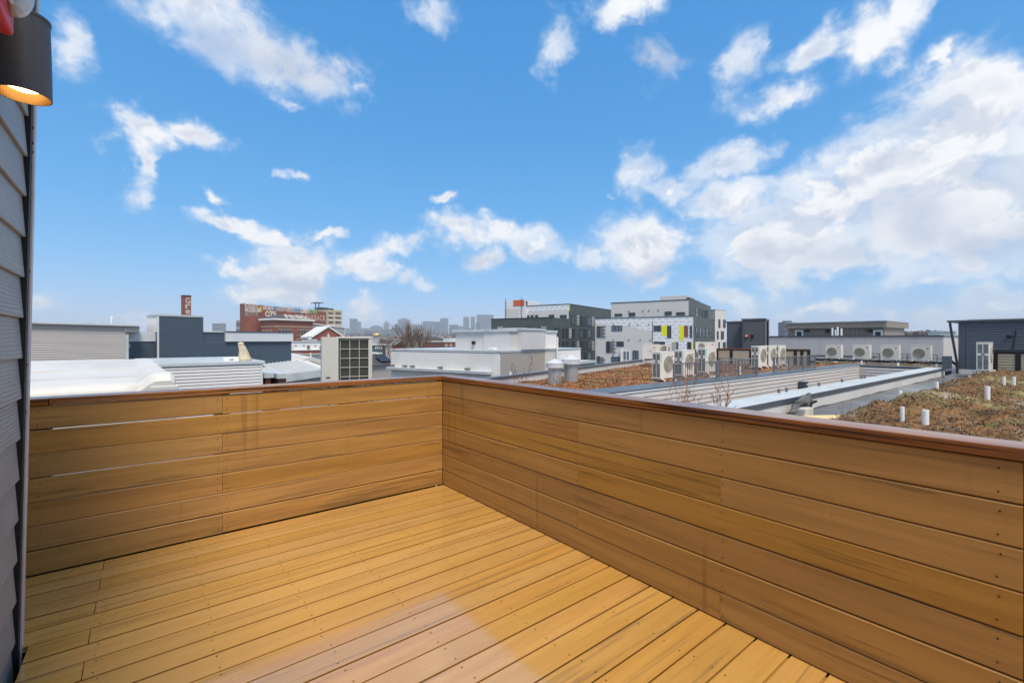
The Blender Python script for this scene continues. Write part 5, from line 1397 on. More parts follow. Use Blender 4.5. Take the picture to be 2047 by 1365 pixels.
# light block at its far end
fe_ = Frame(*at(1429.5, 103), V_ANG + R(62)); f0 = Face(fe_, (0, 0), (1, 0)); L = f0.s_(1451); zE = f0.z_(1440, 620)
t2 = place('white_end_building', 'narrow white apartment block with tall dark windows left of the charcoal stair house', 'building', fe_)
simple_box(t2, 'wall', M['apt_light'], 0, L, 0, 10, GROUND_Z, zE); fc2 = Face(fe_, (0, 0), (L, 0))
for w in ((1436, 1439.5, 638, 655), (1445.5, 1450, 639, 655), (1433, 1436, 662, 678), (1441, 1446.5, 662, 678), (1436, 1438.5, 684, 700), (1445, 1450, 684, 700)):
    fc2.window(t2, *w, FD, G, cols=1, rows=2, fw=.1, proud=.09)
b = MB(); fc2.box(b, -.05, L + .05, zE + .001, zE + .15, -10, .06); b.build('coping', M['coping_pale'], t2)

# G: dark green building with a pale upper part
D2 = 98.0
fr = Frame(*at(1139, D2 + 1), V_ANG)
t = place('dark_green_apartment_building', 'dark green panelled apartment building with pale upper floor and orange wrap', 'building', fr)
side = Face(fr, (0, 0), (0, 1)); sR = side.s_(1222); sN = side.s_(1106)   # sN < 0: nearer part of the side
zU = zat(608.5, D2 + 1); fxx = Face(fr, (-1, sN), (0, sN)); lowL = fxx.s_(982) - 1
zL = fxx.z_(1030, 637)
simple_box(t, 'wall', M['apt_dark'], lowL, 0, sN, sR, GROUND_Z, zL)
fu0 = Face(fr, (-26, 0), (0, 0)); ua = fu0.s_(1040)
simple_box(t, 'upper_wall', M['apt_dark'], -26 + ua, -.001, 0, sR, zL - .1, zU)
fu = Face(fr, (-26, 0), (0, 0))
zs = fu.z_(1100, 621)
b = MB(); fu.box(b, fu.s_(1040), fu.len - .25, zL, zs, .002, .04); b.build('pale_cladding', M['apt_light'], t)
b = MB(); fu.box(b, fu.s_(1040), fu.len - .25, zs + .001, zU - .01, .002, .03); b.build('housewrap', M['wrap'], t)
b = MB(); fu.box(b, fu.len - .24, fu.len + .02, fu.z_(1137, 621), zU, .002, .05); b.build('yellow_corner', M['yellow'], t)
b = MB(); fu.box(b, fu.s_(1040), fu.len + .06, zU + .001, zU + .16, -sR, .08); b.build('coping', M['frame_dark'], t)
# lift tower with orange patch and scaffold poles
ta, tb = fu.s_(1012), fu.s_(1054); zT = fu.z_(1030, 602)
b = MB(); fu.box(b, ta, tb, zL, zT, -6, .6); b.build('lift_tower', M['wrap'], t)
b = MB(); fu.box(b, ta + .0, fu.s_(1040), zL, fu.z_(1030, 618), .602, .63); b.build('tower_cladding', M['apt_light'], t)
b = MB(); fu.box(b, fu.s_(1029), fu.s_(1051), fu.z_(1040, 612), fu.z_(1040, 600), .602, .66); b.build('orange_patch', M['orange'], t)
b = MB(); fu.box(b, fu.s_(1051), fu.s_(1056), fu.z_(1053, 611), fu.z_(1053, 602), .3, .58); b.build('tower_side', M['glass'], t)
for px, py in ((1015, 596.5), (1046.5, 594.5)):
    s_ = fu.s_(px); b = MB(); b.tube([fu.pt(s_, zL, .85), fu.pt(s_, fu.z_(px, py), .85)], .07, 6); b.build('scaffold_pole', M['brick2'], t)
for w in ((1052, 1058.5, 630, 636), (1061, 1067, 630, 636), (1070, 1076, 629.5, 636), (1097.5, 1108, 629, 636), (1119.5, 1133, 629.5, 638)):
    fu.window(t, *w, FD, G, cols=1 if w[1] - w[0] < 8 else 2, fw=.14, proud=.1)
fl = Face(fr, (lowL, sN), (0, sN))
b = MB(); fl.box(b, -.1, fl.len + .06, zL + .001, zL + .14, -(sR - sN), .07); b.v = [v for v in b.v]; 
b2 = MB(); fl.box(b2, -.1, fl.len + .06, zL + .001, zL + .14, -.5, .07); b2.build('lower_coping', FD, t)
for w in ((1052, 1064, 653, 660), (1076, 1084, 653, 660), (1002, 1006, 655, 660)):
    fl.window(t, *w, FD, G, cols=2, fw=.14, proud=.1)
slats(t, fl, 995, 1005, 654.5, 660, 3, 'slat_white'); slats(t, fl, 1082, 1092, 654, 662, 3, 'slat_white')
fs = Face(fr, (0, sN), (0, sR))
rows_ = ((629.5, 648.5), (656.5, 675.5), (682, 700.5), (706, 724))
for (p, q) in rows_:
    for (a, c, cl) in ((1142, 1148, 1), (1159, 1164, 1), (1167, 1169.5, 1), (1173, 1182, 2), (1108, 1112.5, 1), (1116, 1119, 1), (1131, 1136, 1), (1124, 1127.5, 1)):
        if p < 640 and a < 1139: continue
        s0, s1 = fs.s_(a), fs.s_(c); za, zb_ = zat(p, D2), zat(q, D2)
        fs.window(t, 0, 0, 0, 0, FD, G if random.random() < .7 else GB, cols=1, rows=1, real=(s0, s1, zb_, za), fw=.14, proud=.12)
for (a, c, p, q, n_) in ((1153, 1157, 631, 649, 7), (1182, 1187, 634.5, 651, 7), (1137, 1141.5, 657.5, 675, 7), (1153, 1157, 683, 695, 5), (1182, 1187, 683, 699, 7), (1112, 1114, 682, 690, 3)):
    slats(t, fs, a, c, p, q, n_, 'slat_white')
# ------------------------------------------------------------------ lettering (flat paint)
def text_on(parent, face, txt, px0, px1, py0, py1, mat, out=.03, name='painted_letters', bold=.0, skew=0.0):
    cu = bpy.data.curves.new('txt', 'FONT'); cu.body = txt; cu.offset = bold; cu.resolution_u = 3
    to = bpy.data.objects.new('txt', cu); C.objects.link(to)
    bpy.context.view_layer.update()
    me = bpy.data.meshes.new_from_object(to.evaluated_get(bpy.context.evaluated_depsgraph_get()))
    bpy.data.objects.remove(to); bpy.data.curves.remove(cu)
    co = np.zeros(len(me.vertices) * 3); me.vertices.foreach_get('co', co); co = co.reshape(-1, 3)
    mn, mx = co.min(0), co.max(0)
    s0, s1 = face.s_(px0), face.s_(px1); pm = (px0 + px1) / 2; z0, z1 = face.z_(pm, py1), face.z_(pm, py0)
    new = []
    for v in co:
        fx, fy = (v[0] - mn[0]) / (mx[0] - mn[0]), (v[1] - mn[1]) / (mx[1] - mn[1])
        new.append(face.pt(s0 + (s1 - s0) * (fx + skew * (fy - .5)), z0 + (z1 - z0) * fy, out))
    me.vertices.foreach_set('co', np.array(new).ravel()); me.update()
    me.materials.clear()
    return link(name, me, mat, parent)
def spray(name, c): return pmat(name, c, .7, .15, 3)
SP = {k: spray('spray_' + k, lin(*v)) for k, v in dict(white=(222, 222, 218), pale=(196, 190, 182), blue=(120, 168, 200), yellow=(226, 214, 70), grey=(150, 150, 150), black=(44, 42, 44), rose=(214, 170, 150), green=(120, 160, 110)).items()}

# ------------------------------------------------------------------ brick tower with painted letters (left)
fr = Frame(*at(368.5, 130), A2); f0 = Face(fr, (0, 0), (1, 0)); w = f0.s_(382); fl = Face(fr, (0, 4), (0, 0)); dp = 4 - fl.s_(362)
t = place('brick_tower', 'red brick stair tower with pale letters painted down its side', 'tower', fr)
zt = zat(591, 130); fc = Face(fr, (0, 0), (w, 0)); dp = max(1.5, min(4, abs(dp)))
simple_box(t, 'shaft', M['brick'], 0, w, 0, dp, GROUND_Z, zt)
simple_box(t, 'cap', M['asphalt_shingle'], -.12, w + .12, -.12, dp + .12, zt + .001, zt + .2)
for ch, a, b_ in (('G', 595, 607), ('r', 608.5, 617), ('e', 619, 628)):
    text_on(t, fc, ch, 370.5, 380.5, a, b_, SP['pale'], bold=.02, name='painted_letter')

# ------------------------------------------------------------------ graffiti covered brick works
DB = 150.0
fr = Frame(*at(549, DB), A2)                       # near corner of the front block; its right side runs away from us
t = place('brick_school_building', 'old red brick building with arched windows, stone bands and a graffiti covered roof', 'building', fr)
fR = Face(fr, (0, 0), (1, 0)); L = fR.s_(625); zE = fR.z_(590, 641)
fLs = Face(fr, (0, 20), (0, 0)); yl = 20 - fLs.s_(522)
simple_box(t, 'wall', M['brick'], 0, L, 0, max(6, abs(yl)), GROUND_Z, zE)
fc = Face(fr, (0, 0), (L, 0))
D_ = max(6, abs(yl)); fcl = Face(fr, (0, D_), (0, 0))
for py, h in ((653.5, .35), (678, .28), (670.5, .25)):
    a, c = (549, 625) if py < 660 else (592, 622)
    b = MB(); z_ = fc.z_(590, py); fc.box(b, max(0.0, fc.s_(a)), min(L, fc.s_(c)), z_ - h / 2, z_ + h / 2, .003, .14); b.build('stone_band', M['stone_tan'], t)
b = MB(); z_ = fc.z_(590, 653.5); fcl.box(b, 0, D_, z_ - .17, z_ + .17, .003, .13); b.build('stone_band', M['stone_tan'], t)
b = MB(); fc.box(b, -.6, L + .5, zE + .002, zE + .55, -D_ - .5, .7); b.build('eaves', M['frame_white'], t)
# hipped roof
zr_ = fc.z_(590, 628); b = MB(); e = .5
P = [(-.5, -.6, zE + .56), (L + .4, -.6, zE + .56), (L + .4, D_ + .5, zE + .56), (-.5, D_ + .5, zE + .56), (L * .25, D_ * .45, zr_), (L * .75, D_ * .45, zr_)]
b.quad(P[0], P[1], P[5], P[4]); b.quad(P[1], P[2], P[5]); b.quad(P[2], P[3], P[4], P[5]); b.quad(P[3], P[0], P[4]); b.quad(P[3], P[2], P[1], P[0])
roof = b.build('roof', M['asphalt_shingle'], t)
for (a, c) in ((558, 567), (571, 580), (596.5, 605), (608, 617)):
    s0, s1 = fc.s_(a), fc.s_(c); z0, z1 = fc.z_(590, 670), fc.z_(590, 659)
    zc = z1; r = (s1 - s0) / 2
    arch = [(s0, z0), (s1, z0), (s1, zc)] + [((s0 + s1) / 2 + r * math.cos(k * math.pi / 8), zc + r * .9 * math.sin(k * math.pi / 8)) for k in range(1, 8)] + [(s0, zc)]
    b = MB(); b.quad(*[fc.pt(s, z, .03) for s, z in arch]); wn_ = b.build('window', M['glass'], t)
    b = MB(); fc.box(b, s0 - .4, s1 + .4, z1 - .1, z1 + .18, .031, .12); b.build('lintel', M['stone_tan'], wn_)
    b = MB(); fc.box(b, (s0 + s1) / 2 - .07, (s0 + s1) / 2 + .07, z0, z1 - .12, .031, .07); b.build('mullion', M['stone_tan'], wn_)
for k in range(4):
    s0 = D_ * (.12 + .2 * k); fcl.window(t, 0, 0, 0, 0, M['stone_tan'], M['glass'], cols=2, real=(s0, s0 + D_ * .09, fc.z_(549, 667), fc.z_(549, 658)), fw=.15, proud=.06)
# rounded stair turret and left wing
tx, ty = at(505, DB + 4); lw = fr
def tolocal(fr, x, y):
    dx, dy = x - fr.o[0], y - fr.o[1]; return (dx * fr.c + dy * fr.s, -dx * fr.s + dy * fr.c)
ltx, lty = tolocal(fr, *at(503, DB + 8)); rt = 19 / F * DB
b = MB(); b.lathe([(rt, GROUND_Z), (rt, zat(633, DB)), (rt * .98, zat(632, DB))], ltx, lty, 24); b.build('turret', M['brick'], t)
# graffiti wall block behind
frg = Frame(*at(489, DB + 16), A2); t2 = place('graffiti_block_building', 'long flat roofed brick block covered with coloured graffiti along its top', 'building', frg)
fg = Face(frg, (0, 0), (1, 0)); Lg = fg.s_(652); zg = zat(606.5, DB + 16); zg2 = fg.z_(640, 621)
fgl = Face(frg, (0, 12), (0, 0)); dl = min(14, abs(12 - fgl.s_(479.5)))
MB().prism([(0, 0), (Lg, 0), (Lg, 14), (0, dl)], GROUND_Z, [zg, zg2 - .4, zg2 - .4, zg]).build('wall', M['brick2'], t2)
fg = Face(frg, (0, 0), (Lg, 0))
b = MB(); b.quad(fg.pt(0.2, zat(632, DB + 16), .012), fg.pt(Lg, fg.z_(650, 648), .012), fg.pt(Lg, zg2 - .5, .012), fg.pt(.2, zg - .1, .012)); b.build('painted_band', M['brick'], t2)
words = [('COZY', 489, 518, 607.5, 614, 'white'), ('ROZKOK', 490, 521, 615, 624, 'white'), ('BLOCK', 490, 517, 624.5, 631.5, 'grey'), ('E', 519, 524.5, 613, 622, 'yellow'), ('STUNT', 526, 546, 612, 620, 'white'), ('BAD', 545, 557, 612, 620, 'blue'), ('RAIDEN', 553, 570, 613, 622, 'pale'),
         ('OZE', 530, 552, 622, 633, 'white'), ('O', 537, 543, 621, 634, 'yellow'), ('AMEN', 571, 588, 613, 624, 'pale'), ('SKE', 588, 603, 614, 625, 'blue'), ('LAST', 602, 618, 616, 626, 'white'), ('BOMB', 616, 634, 617, 627, 'green'), ('SEK', 606, 622, 627, 636, 'rose')]
for (w_, a, c, p, q, m_) in words:
    text_on(t2, fg, w_, a, c, p, q, SP[m_], .03, 'graffiti', .03)
# blocky white letters painted over the hipped roof's back wall and the dark parapet above the eaves
frk = Frame(*at(608, DB + 8), A2); 
fk = Face(fr, (0, D_ + .6), (L + 9, D_ + .6))
b = MB(); fk.box(b, fk.s_(600), fk.s_(652), fk.z_(630, 646), fk.z_(630, 627), -2, 0); b.build('rear_wall', M['brick2'], t)
text_on(t, fk, 'IN-KRACK', 610, 651, 629.5, 641, SP['rose'], .04, 'graffiti', .015)
# the front slope of the roof carries large pale letters: lay them on the slope
pl0, pl1 = Vector(P[0]), Vector(P[1]); up_ = (Vector(P[4]) + Vector(P[5])) / 2 - (pl0 + pl1) / 2
cu = bpy.data.curves.new('txt', 'FONT'); cu.body = 'FINEE'; cu.offset = .02; to = bpy.data.objects.new('txt', cu); C.objects.link(to); bpy.context.view_layer.update()
me = bpy.data.meshes.new_from_object(to.evaluated_get(bpy.context.evaluated_depsgraph_get())); bpy.data.objects.remove(to)
co = np.array([v.co[:] for v in me.vertices]); mn, mx = co.min(0), co.max(0)
nn = (pl1 - pl0).normalized().cross(up_).normalized() * .06
if nn.z < 0: nn = -nn
me.vertices.foreach_set('co', np.array([(pl0 + (pl1 - pl0) * (.30 + .62 * (.5 + ((v[0] - mn[0]) / (mx[0] - mn[0]) - .5) * (1 - .22 * (v[1] - mn[1]) / (mx[1] - mn[1])))) + up_ * (.06 + .86 * (v[1] - mn[1]) / (mx[1] - mn[1])) + nn)[:] for v in co]).ravel()); me.update(); me.materials.clear()
link('graffiti', me, SP['pale'], roof)
# grey sloped shed, beige apartment block with windows, church gable
frs = Frame(*at(626, DB + 30), A2); f0 = Face(frs, (0, 0), (1, 0)); Ls_ = f0.s_(689)
t = place('grey_shed_building', 'grey walled hall with a white edged sloping roof beside the brick building', 'building', frs)
za, zb_ = f0.z_(626, 648), f0.z_(689, 656)
MB().prism([(0, 0), (Ls_, 0), (Ls_, 12), (0, 12)], GROUND_Z, [za, zb_, zb_, za]).build('wall', M['tar'], t)
b = MB(); b.hexa([(-.2, -.3, za), (Ls_ + .2, -.3, zb_), (Ls_ + .2, 12.2, zb_), (-.2, 12.2, za), (-.2, -.3, za + .35), (Ls_ + .2, -.3, zb_ + .35), (Ls_ + .2, 12.2, zb_ + .35), (-.2, 12.2, za + .35)]); b.build('roof', M['frame_white'], t)
DT_ = 230
frb = Frame(*at(655, DT_), A2); f0 = Face(frb, (0, 0), (1, 0)); Lb_ = f0.s_(684); zb1 = zat(619, DT_)
fl_ = Face(frb, (0, 30), (0, 0)); dl_ = abs(30 - fl_.s_(598)); dl_ = min(dl_, 60)
t = place('tan_apartment_building', 'tan mid-rise apartment block with rows of dark windows behind the graffiti roof', 'building', frb)
simple_box(t, 'wall', M['tan_block'], 0, Lb_, 0, dl_, GROUND_Z, zb1)
fc = Face(frb, (0, 0), (Lb_, 0))
for p, q in ((623.5, 629.5), (632.5, 638), (641.5, 647.5)):
    for a, c in ((656, 666), (670, 681)): fc.window(t, a, c, p, q, M['stone_tan'], M['glass'], cols=3, fw=.2, proud=.1)
for k in range(3):
    b = MB(); z_ = fc.z_(668, (631, 640, 650)[k]); fc.box(b, 0, Lb_, z_ - .25, z_ + .25, .005, .1); b.build('stone_band', M['frame_white'], t)
for a, c in ((610, 640), (643, 661)):
    p = tolocal(frb, *at(a, DT_ + 25)); q = tolocal(frb, *at(c, DT_ + 25)); 
    b = MB(); b.box(min(p[0], q[0]), max(p[0], q[0]), 18, 24, zb1 + .001, zat(615 if a < 620 else 616, DT_ + 20)); b.build('roof_plant', M['frame_dark'], t)
hp = Frame(*at(634, DT_ + 30), A2)
b = MB(); w2 = 9 / F * DT_ 
b.box(-w2, w2, -3, 3, zat(606, DT_ + 30), zat(605, DT_ + 30)); b2 = MB()
tt = place('roof_canopy', 'dark angular canopy on thin posts above the tan apartment block', 'canopy', hp); b.build('canopy', M['frame_dark'], tt)
for s_ in (-.6, .6):
    b = MB(); b.tube([(w2 * s_, 0, zat(606.2, DT_ + 30)), (w2 * s_ * .7, 0, zat(611, DT_ + 30)), (w2 * s_ * .7, 0, zb1)], .25, 6); b.build('post', M['frame_dark'], tt)
frc = Frame(*at(625.5, 118), A2 - R(20)); f0 = Face(frc, (0, 0), (1, 0)); Lc = f0.s_(686)
t = place('brick_gable_building', 'brick gable end with white raking trim and a pale cross window', 'building', frc)
zeav, zap = f0.z_(655, 674), f0.z_(655, 655)
b = MB(); pts = [(0, GROUND_Z), (Lc, GROUND_Z), (Lc, zeav), (Lc / 2, zap), (0, zeav)]
b.quad(*[(s, 0, z) for s, z in pts]); b.quad(*[(s, 12, z) for s, z in reversed(pts)])
for k in range(5):
    p, q = pts[k], pts[(k + 1) % 5]; b.quad((p[0], 0, p[1]), (p[0], 12, p[1]), (q[0], 12, q[1]), (q[0], 0, q[1]))
b.build('wall', M['brick'], t)
for sgn in (0, 1):
    a = (-.4, zeav - .25) if not sgn else (Lc + .4, zeav - .25); c = (Lc / 2, zap + .12)
    b = MB(); h = .38
    if not sgn: b.hexa([(a[0], -.3, a[1]), (c[0], -.3, c[1]), (c[0], 12, c[1]), (a[0], 12, a[1]), (a[0], -.3, a[1] + h), (c[0], -.3, c[1] + h), (c[0], 12, c[1] + h), (a[0], 12, a[1] + h)])
    else: b.hexa([(c[0] + .002, -.3, c[1]), (a[0], -.3, a[1]), (a[0], 12, a[1]), (c[0] + .002, 12, c[1]), (c[0] + .002, -.3, c[1] + h), (a[0], -.3, a[1] + h), (a[0], 12, a[1] + h), (c[0] + .002, 12, c[1] + h)])
    b.build('roof_slope', M['frame_white'], t)
b = MB(); b.box(Lc / 2 - .12, Lc / 2 + .12, -.06, -.002, zap - 2.6, zap - 1.5); b.box(Lc / 2 - .45, Lc / 2 + .45, -.055, -.003, zap - 2.15, zap - 1.95); b.build('cross_window', M['frame_white'], t)
b = MB(); b.lathe([(.9, GROUND_Z), (.9, zat(606, 170)), (.001, zat(598, 170))], 0, 0, 6); o = b.build('church_spire', M['asphalt_shingle']); o.location = (*at(504.5, 190), 0)
tag(o, 'thin dark church spire rising behind the graffiti', 'spire')

# ------------------------------------------------------------------ houses between: white row, pitched white roofs, teal house and others
def house(px0, px1, pyt, depth, ang, mat, label, name='rowhouse', roof='flat', roofmat='tar', dep=8.0, wins=(), group=None, cop='coping_pale', rise=1.2):
    fr = Frame(*at(px0, depth), ang); f0 = Face(fr, (0, 0), (1, 0)); L = f0.s_(px1); z1 = f0.z_((px0 + px1) / 2, pyt)
    t = place(name, label, 'house', fr, 0, group)
    simple_box(t, 'wall', M[mat], 0, L, 0, dep, GROUND_Z, z1)
    fc = Face(fr, (0, 0), (L, 0))
    if roof == 'flat':
        b = MB(); b.box(-.08, L + .08, -.1, dep + .05, z1 + .001, z1 + .16); b.build('roof', M[cop], t)
    else:
        b = MB(); e = .25
        if roof == 'x':      # ridge along the front
            q = [(-e, -e, z1), (L + e, -e, z1), (L + e, dep + e, z1), (-e, dep + e, z1), (-e, dep / 2, z1 + rise), (L + e, dep / 2, z1 + rise)]
            b.quad(q[0], q[1], q[5], q[4]); b.quad(q[2], q[3], q[4], q[5]); b.quad(q[1], q[2], q[5]); b.quad(q[3], q[0], q[4]); b.quad(q[3], q[2], q[1], q[0])
        else:                # gable to the front
            q = [(-e, -e, z1), (L + e, -e, z1), (L + e, dep + e, z1), (-e, dep + e, z1), (L / 2, -e, z1 + rise), (L / 2, dep + e, z1 + rise)]
            b.quad(q[0], q[4], q[5], q[3]); b.quad(q[4], q[1], q[2], q[5]); b.quad(q[0], q[1], q[4]); b.quad(q[2], q[3], q[5]); b.quad(q[3], q[2], q[1], q[0])
        b.build('roof', M[roofmat], t)
    for w in wins: fc.window(t, *w[:4], M[w[4] if len(w) > 4 else 'frame_white'], M['glass'], cols=1, rows=2, fw=.1, proud=.08)
    return t, fc, L, z1
t, fc, L, z1 = house(583, 646, 684, 72, A2 - R(8), 'white_paint', 'white two storey row building with a brick band below the brick church', wins=((583.5, 587, 690, 699), (613, 619.5, 690, 699.5, 'lap_taupe'), (637, 643, 691, 700)))
b = MB(); fc.box(b, -.1, L + .1, fc.z_(610, 707), fc.z_(610, 700.5), .01, .35); b.build('brick_band', M['brick'], t)
b = MB(); fc.box(b, -.1, L + .1, fc.z_(610, 708.6), fc.z_(610, 707.1), .01, .5); b.build('sill_band', M['frame_white'], t)
b = MB(); fc.box(b, -.1, L + .1, fc.z_(610, 700.4), fc.z_(610, 698.8), .01, .45); b.build('sill_band', M['frame_white'], t)
b = MB(); b.box(L * .58, L * .9, 1, 3, z1 + .17, z1 + .5); b.build('roof_box', M['tar'], t)
b = MB(); b.lathe([(.25, 0), (.25, .4), (.38, .5), (.2, .8), (.02, .85)], L * .75, 2, 12); b.v = [(v[0], v[1], v[2] + z1 + .5) for v in b.v]; b.build('roof_vent', M['frame_white'], t)
for px in (591, 607, 630):
    s_ = fc.s_(px); b = MB(); fc.box(b, s_ - .1, s_ + .1, fc.z_(px, 691.5), fc.z_(px, 690), .01, .1); b.build('wall_lamp', M['frame_dark'], t)
house(585, 604, 709, 60, A2, 'stone_tan', 'small tan block wall under the white row building', wins=())
# two white roofs with low ridges
def pitched(px0, px1, py_e, px_r, py_r, depth, dep, label, mat='membrane'):
    fr = Frame(*at(px0, depth), A2 * .5); f0 = Face(fr, (0, 0), (1, 0)); L = f0.s_(px1); zr1 = f0.z_(px_r, py_r); sr = f0.s_(px_r); zl, zr2 = f0.z_(px0, py_e[0]), f0.z_(px1, py_e[1])
    t = place('white_pitched_house', label, 'house', fr)
    simple_box(t, 'wall', M['lap_taupe'], 0, L, .1, dep - .1, GROUND_Z, min(zl, zr2) - .05)
    b = MB(); q = [(-.2, 0, zl), (sr, 0, zr1), (L + .2, 0, zr2), (L + .2, dep, zr2 + .3), (sr, dep, zr1 + .3), (-.2, dep, zl + .3)]
    b.quad(q[0], q[1], q[4], q[5]); b.quad(q[1], q[2], q[3], q[4])
    b.quad((-.2, 0, zl - .3), (sr, 0, zr1 - .3), q[1], q[0]); b.quad((sr, 0, zr1 - .3), (L + .2, 0, zr2 - .3), q[2], q[1])
    b.quad((L + .2, 0, zr2 - .3), (L + .2, dep, zr2), q[3], q[2])
    b.quad((-.2, 0, zl - .3), (-.2, dep, zl), (sr, dep, zr1), (sr, 0, zr1 - .3)); b.quad((sr, 0, zr1 - .3), (sr, dep, zr1), (L + .2, dep, zr2), (L + .2, 0, zr2 - .3))
    b.build('roof', M[mat], t); 
    b = MB(); k = 0
    for k in range(1, 9):
        f_ = k / 9; b.tube([(-.2 + (sr + .2) * f_, .02, zl + (zr1 - zl) * f_ + .02), (-.2 + (sr + .2) * f_, dep, zl + (zr1 - zl) * f_ + .32)], .02, 4)
        b.tube([(sr + (L + .2 - sr) * f_, .02, zr1 + (zr2 - zr1) * f_ + .02), (sr + (L + .2 - sr) * f_, dep, zr1 + (zr2 - zr1) * f_ + .32)], .02, 4)
    b.build('roof_seams', M['membrane'], t, kind='stuff')
    return t, fr, L
pitched(528, 604, (737, 722), 566, 714.5, 38, 7, 'left white ridged membrane roof below the navy building')
t, fr_, L_ = pitched(560, 646, (736, 724), 621, 713.5, 33, 6, 'right white ridged membrane roof with a white vent on its ridge')
x_, y_ = tolocal(fr_, *at(621, 33.6)); b = MB(); b.tube([(x_, y_, zat(716, 33)), (x_, y_, zat(706, 33))], .06, 8); b.build('vent_pipe', M['pipe_white'], t)
t, fr_, L_ = pitched(528, 650, (741, 737), 585, 734, 26, 3, 'low pale membrane roof nearest behind the condenser', 'membrane')
t, fr_, L_ = pitched(580, 660, (748, 741), 640, 739, 18, 2.5, 'pale lean-to roof with cream trim left of the condenser', 'coping_pale')
house(531, 541, 755, 15.5, 0, 'brick', 'small brick outbuilding behind the pale parapet coping', dep=2.5)
house(558, 572, 756, 15.5, 0, 'brick2', 'second small brick outbuilding right of the first', dep=2.5)
t, fc, L, z1 = house(745, 771, 690, 62, A2, 'teal_wall', 'teal house with a white roof and a strip of three small windows', wins=(), cop='frame_white')
b = MB(); fc.box(b, fc.s_(750), fc.s_(763), fc.z_(756, 698), fc.z_(756, 693), .01, .06); w_ = b.build('window', M['frame_white'], t)
for k in range(3):
    c_ = 752.8 + 3.6 * k; b = MB(); fc.box(b, fc.s_(c_ - 1.1), fc.s_(c_ + 1.1), fc.z_(756, 697.2), fc.z_(756, 693.8), .061, .07); b.build('pane', M['glass'], w_)
b = MB(); b.box(.4, L * .9, 1, 5, z1 + .17, z1 + 1.0); b.build('roof_deck', M['tar'], t)
house(744, 762, 707.5, 50, A2, 'lap_light', 'pale low wall with white fascia below the teal house', cop='frame_white', dep=4)
house(762, 783, 691, 70, A2, 'lap_grey', 'plain grey rowhouse behind the reddish bare tree', dep=7)
t, fc, L, z1 = house(746, 784, 729, 40, A2, 'lap_taupe', 'dark roofed house with a tilted solar panel right of the condenser', roof='x', roofmat='asphalt_shingle', dep=5, rise=.9)
b = MB(); b.hexa([(1.0, 0.1, z1 + .25), (2.2, .1, z1 + .25), (2.3, 1.3, z1 + .8), (1.2, 1.3, z1 + .8), (1.0, 0.08, z1 + .31), (2.2, .08, z1 + .31), (2.3, 1.28, z1 + .86), (1.2, 1.28, z1 + .86)]); b.build('solar_panel', M['solar'], t)
t, fc, L, z1 = house(776, 813, 690, 105, A2 - R(5), 'brick', 'brick house with dark pitched roof and white gable trim left of the bare tree', roof='g', roofmat='asphalt_shingle', dep=10, rise=1.3)
for k in range(2):
    b = MB(); b.hexa([(.1 + k * 1.3, -.3, z1 + .05), (.35 + k * 1.3, -.3, z1 + .05), (L / 2 + .1 + k * .9, -.3, z1 + 1.25 - .2 * k), (L / 2 - .15 + k * .9, -.3, z1 + 1.25 - .2 * k), (.1 + k * 1.3, -.3, z1 + .25), (.35 + k * 1.3, -.3, z1 + .25), (L / 2 + .1 + k * .9, -.3, z1 + 1.5 - .2 * k), (L / 2 - .15 + k * .9, -.3, z1 + 1.5 - .2 * k)]); b.build('rake_trim', M['frame_white'], t)
wl = []
for c in range(7):
    for (p, q) in ((681.5, 686.5), (690, 695)): wl.append((845 + c * 5.6, 848.5 + c * 5.6, p, q, 'frame_white'))
house(836, 886, 678, 150, A2 - R(10), 'stone_tan', 'row of tan stone houses with white framed windows right of the bare tree', roof='x', roofmat='asphalt_shingle', dep=10, rise=1.0, wins=wl)
house(887, 911, 684, 130, A2 - R(6), 'brick2', 'brown brick rowhouse beside the white penthouse wall', dep=9, wins=((890, 894, 688, 693), (899, 903, 688, 693)))
house(898, 913, 676, 175, A2, 'white_paint', 'white rowhouse upper floor showing over the brown brick one', dep=9)
# small far rowhouses filling the middle distance, many alike
rnd = random.Random(21); cols = ['stone_tan', 'brick', 'lap_light', 'brick2', 'white_paint', 'lap_taupe', 'tower_b', 'lap_grey']
def plain_house(px0, px1, pyt, depth, mat):
    fr = Frame(*at(px0, depth), A2 + R(rnd.choice((0, -4, 3)))); f0 = Face(fr, (0, 0), (1, 0)); L = f0.s_(px1); z1 = f0.z_((px0 + px1) / 2, pyt)
    t = place('far_rowhouse', 'small far rowhouse in the hazy middle distance before the skyline', 'house', fr, 0, 'far rowhouses before the skyline')
    dep = 9
    simple_box(t, 'wall', M[mat], 0, L, 0, dep, GROUND_Z, z1)
    simple_box(t, 'roof', M[rnd.choice(['tar', 'asphalt_shingle', 'coping_pale'])], -.1, L + .1, -.1, dep, z1 + .01, z1 + .3)
    fc = Face(fr, (0, 0), (L, 0)); n = max(1, int(L / 3.2))
    for k in range(n):
        for r in range(2):
            s_ = L * (k + .3) / n; b = MB(); fc.box(b, s_, s_ + 1.0, z1 - 2.4 - 3.2 * r, z1 - .9 - 3.2 * r, .01, .06); b.build('window', M['glass'], t)
    if rnd.random() < .6:
        b = MB(); b.box(L * .3, L * .3 + .8, 2, 2.8, z1 + .31, z1 + 1.6); b.build('chimney', M['brick'], t)
x = 690
for (dep_, py, x0, x1) in ((420, 671, 692, 905), (300, 674, 700, 905), (230, 679, 744, 905)):
    x = x0
    while x < x1:
        w = rnd.uniform(11, 22) * 300 / dep_ * .8
        if rnd.random() < .86: plain_house(x, min(x + w, x1 + 8), py + rnd.uniform(-2, 2), dep_ + rnd.uniform(-15, 15), rnd.choice(cols))
        x += w * rnd.uniform(1.0, 1.25)
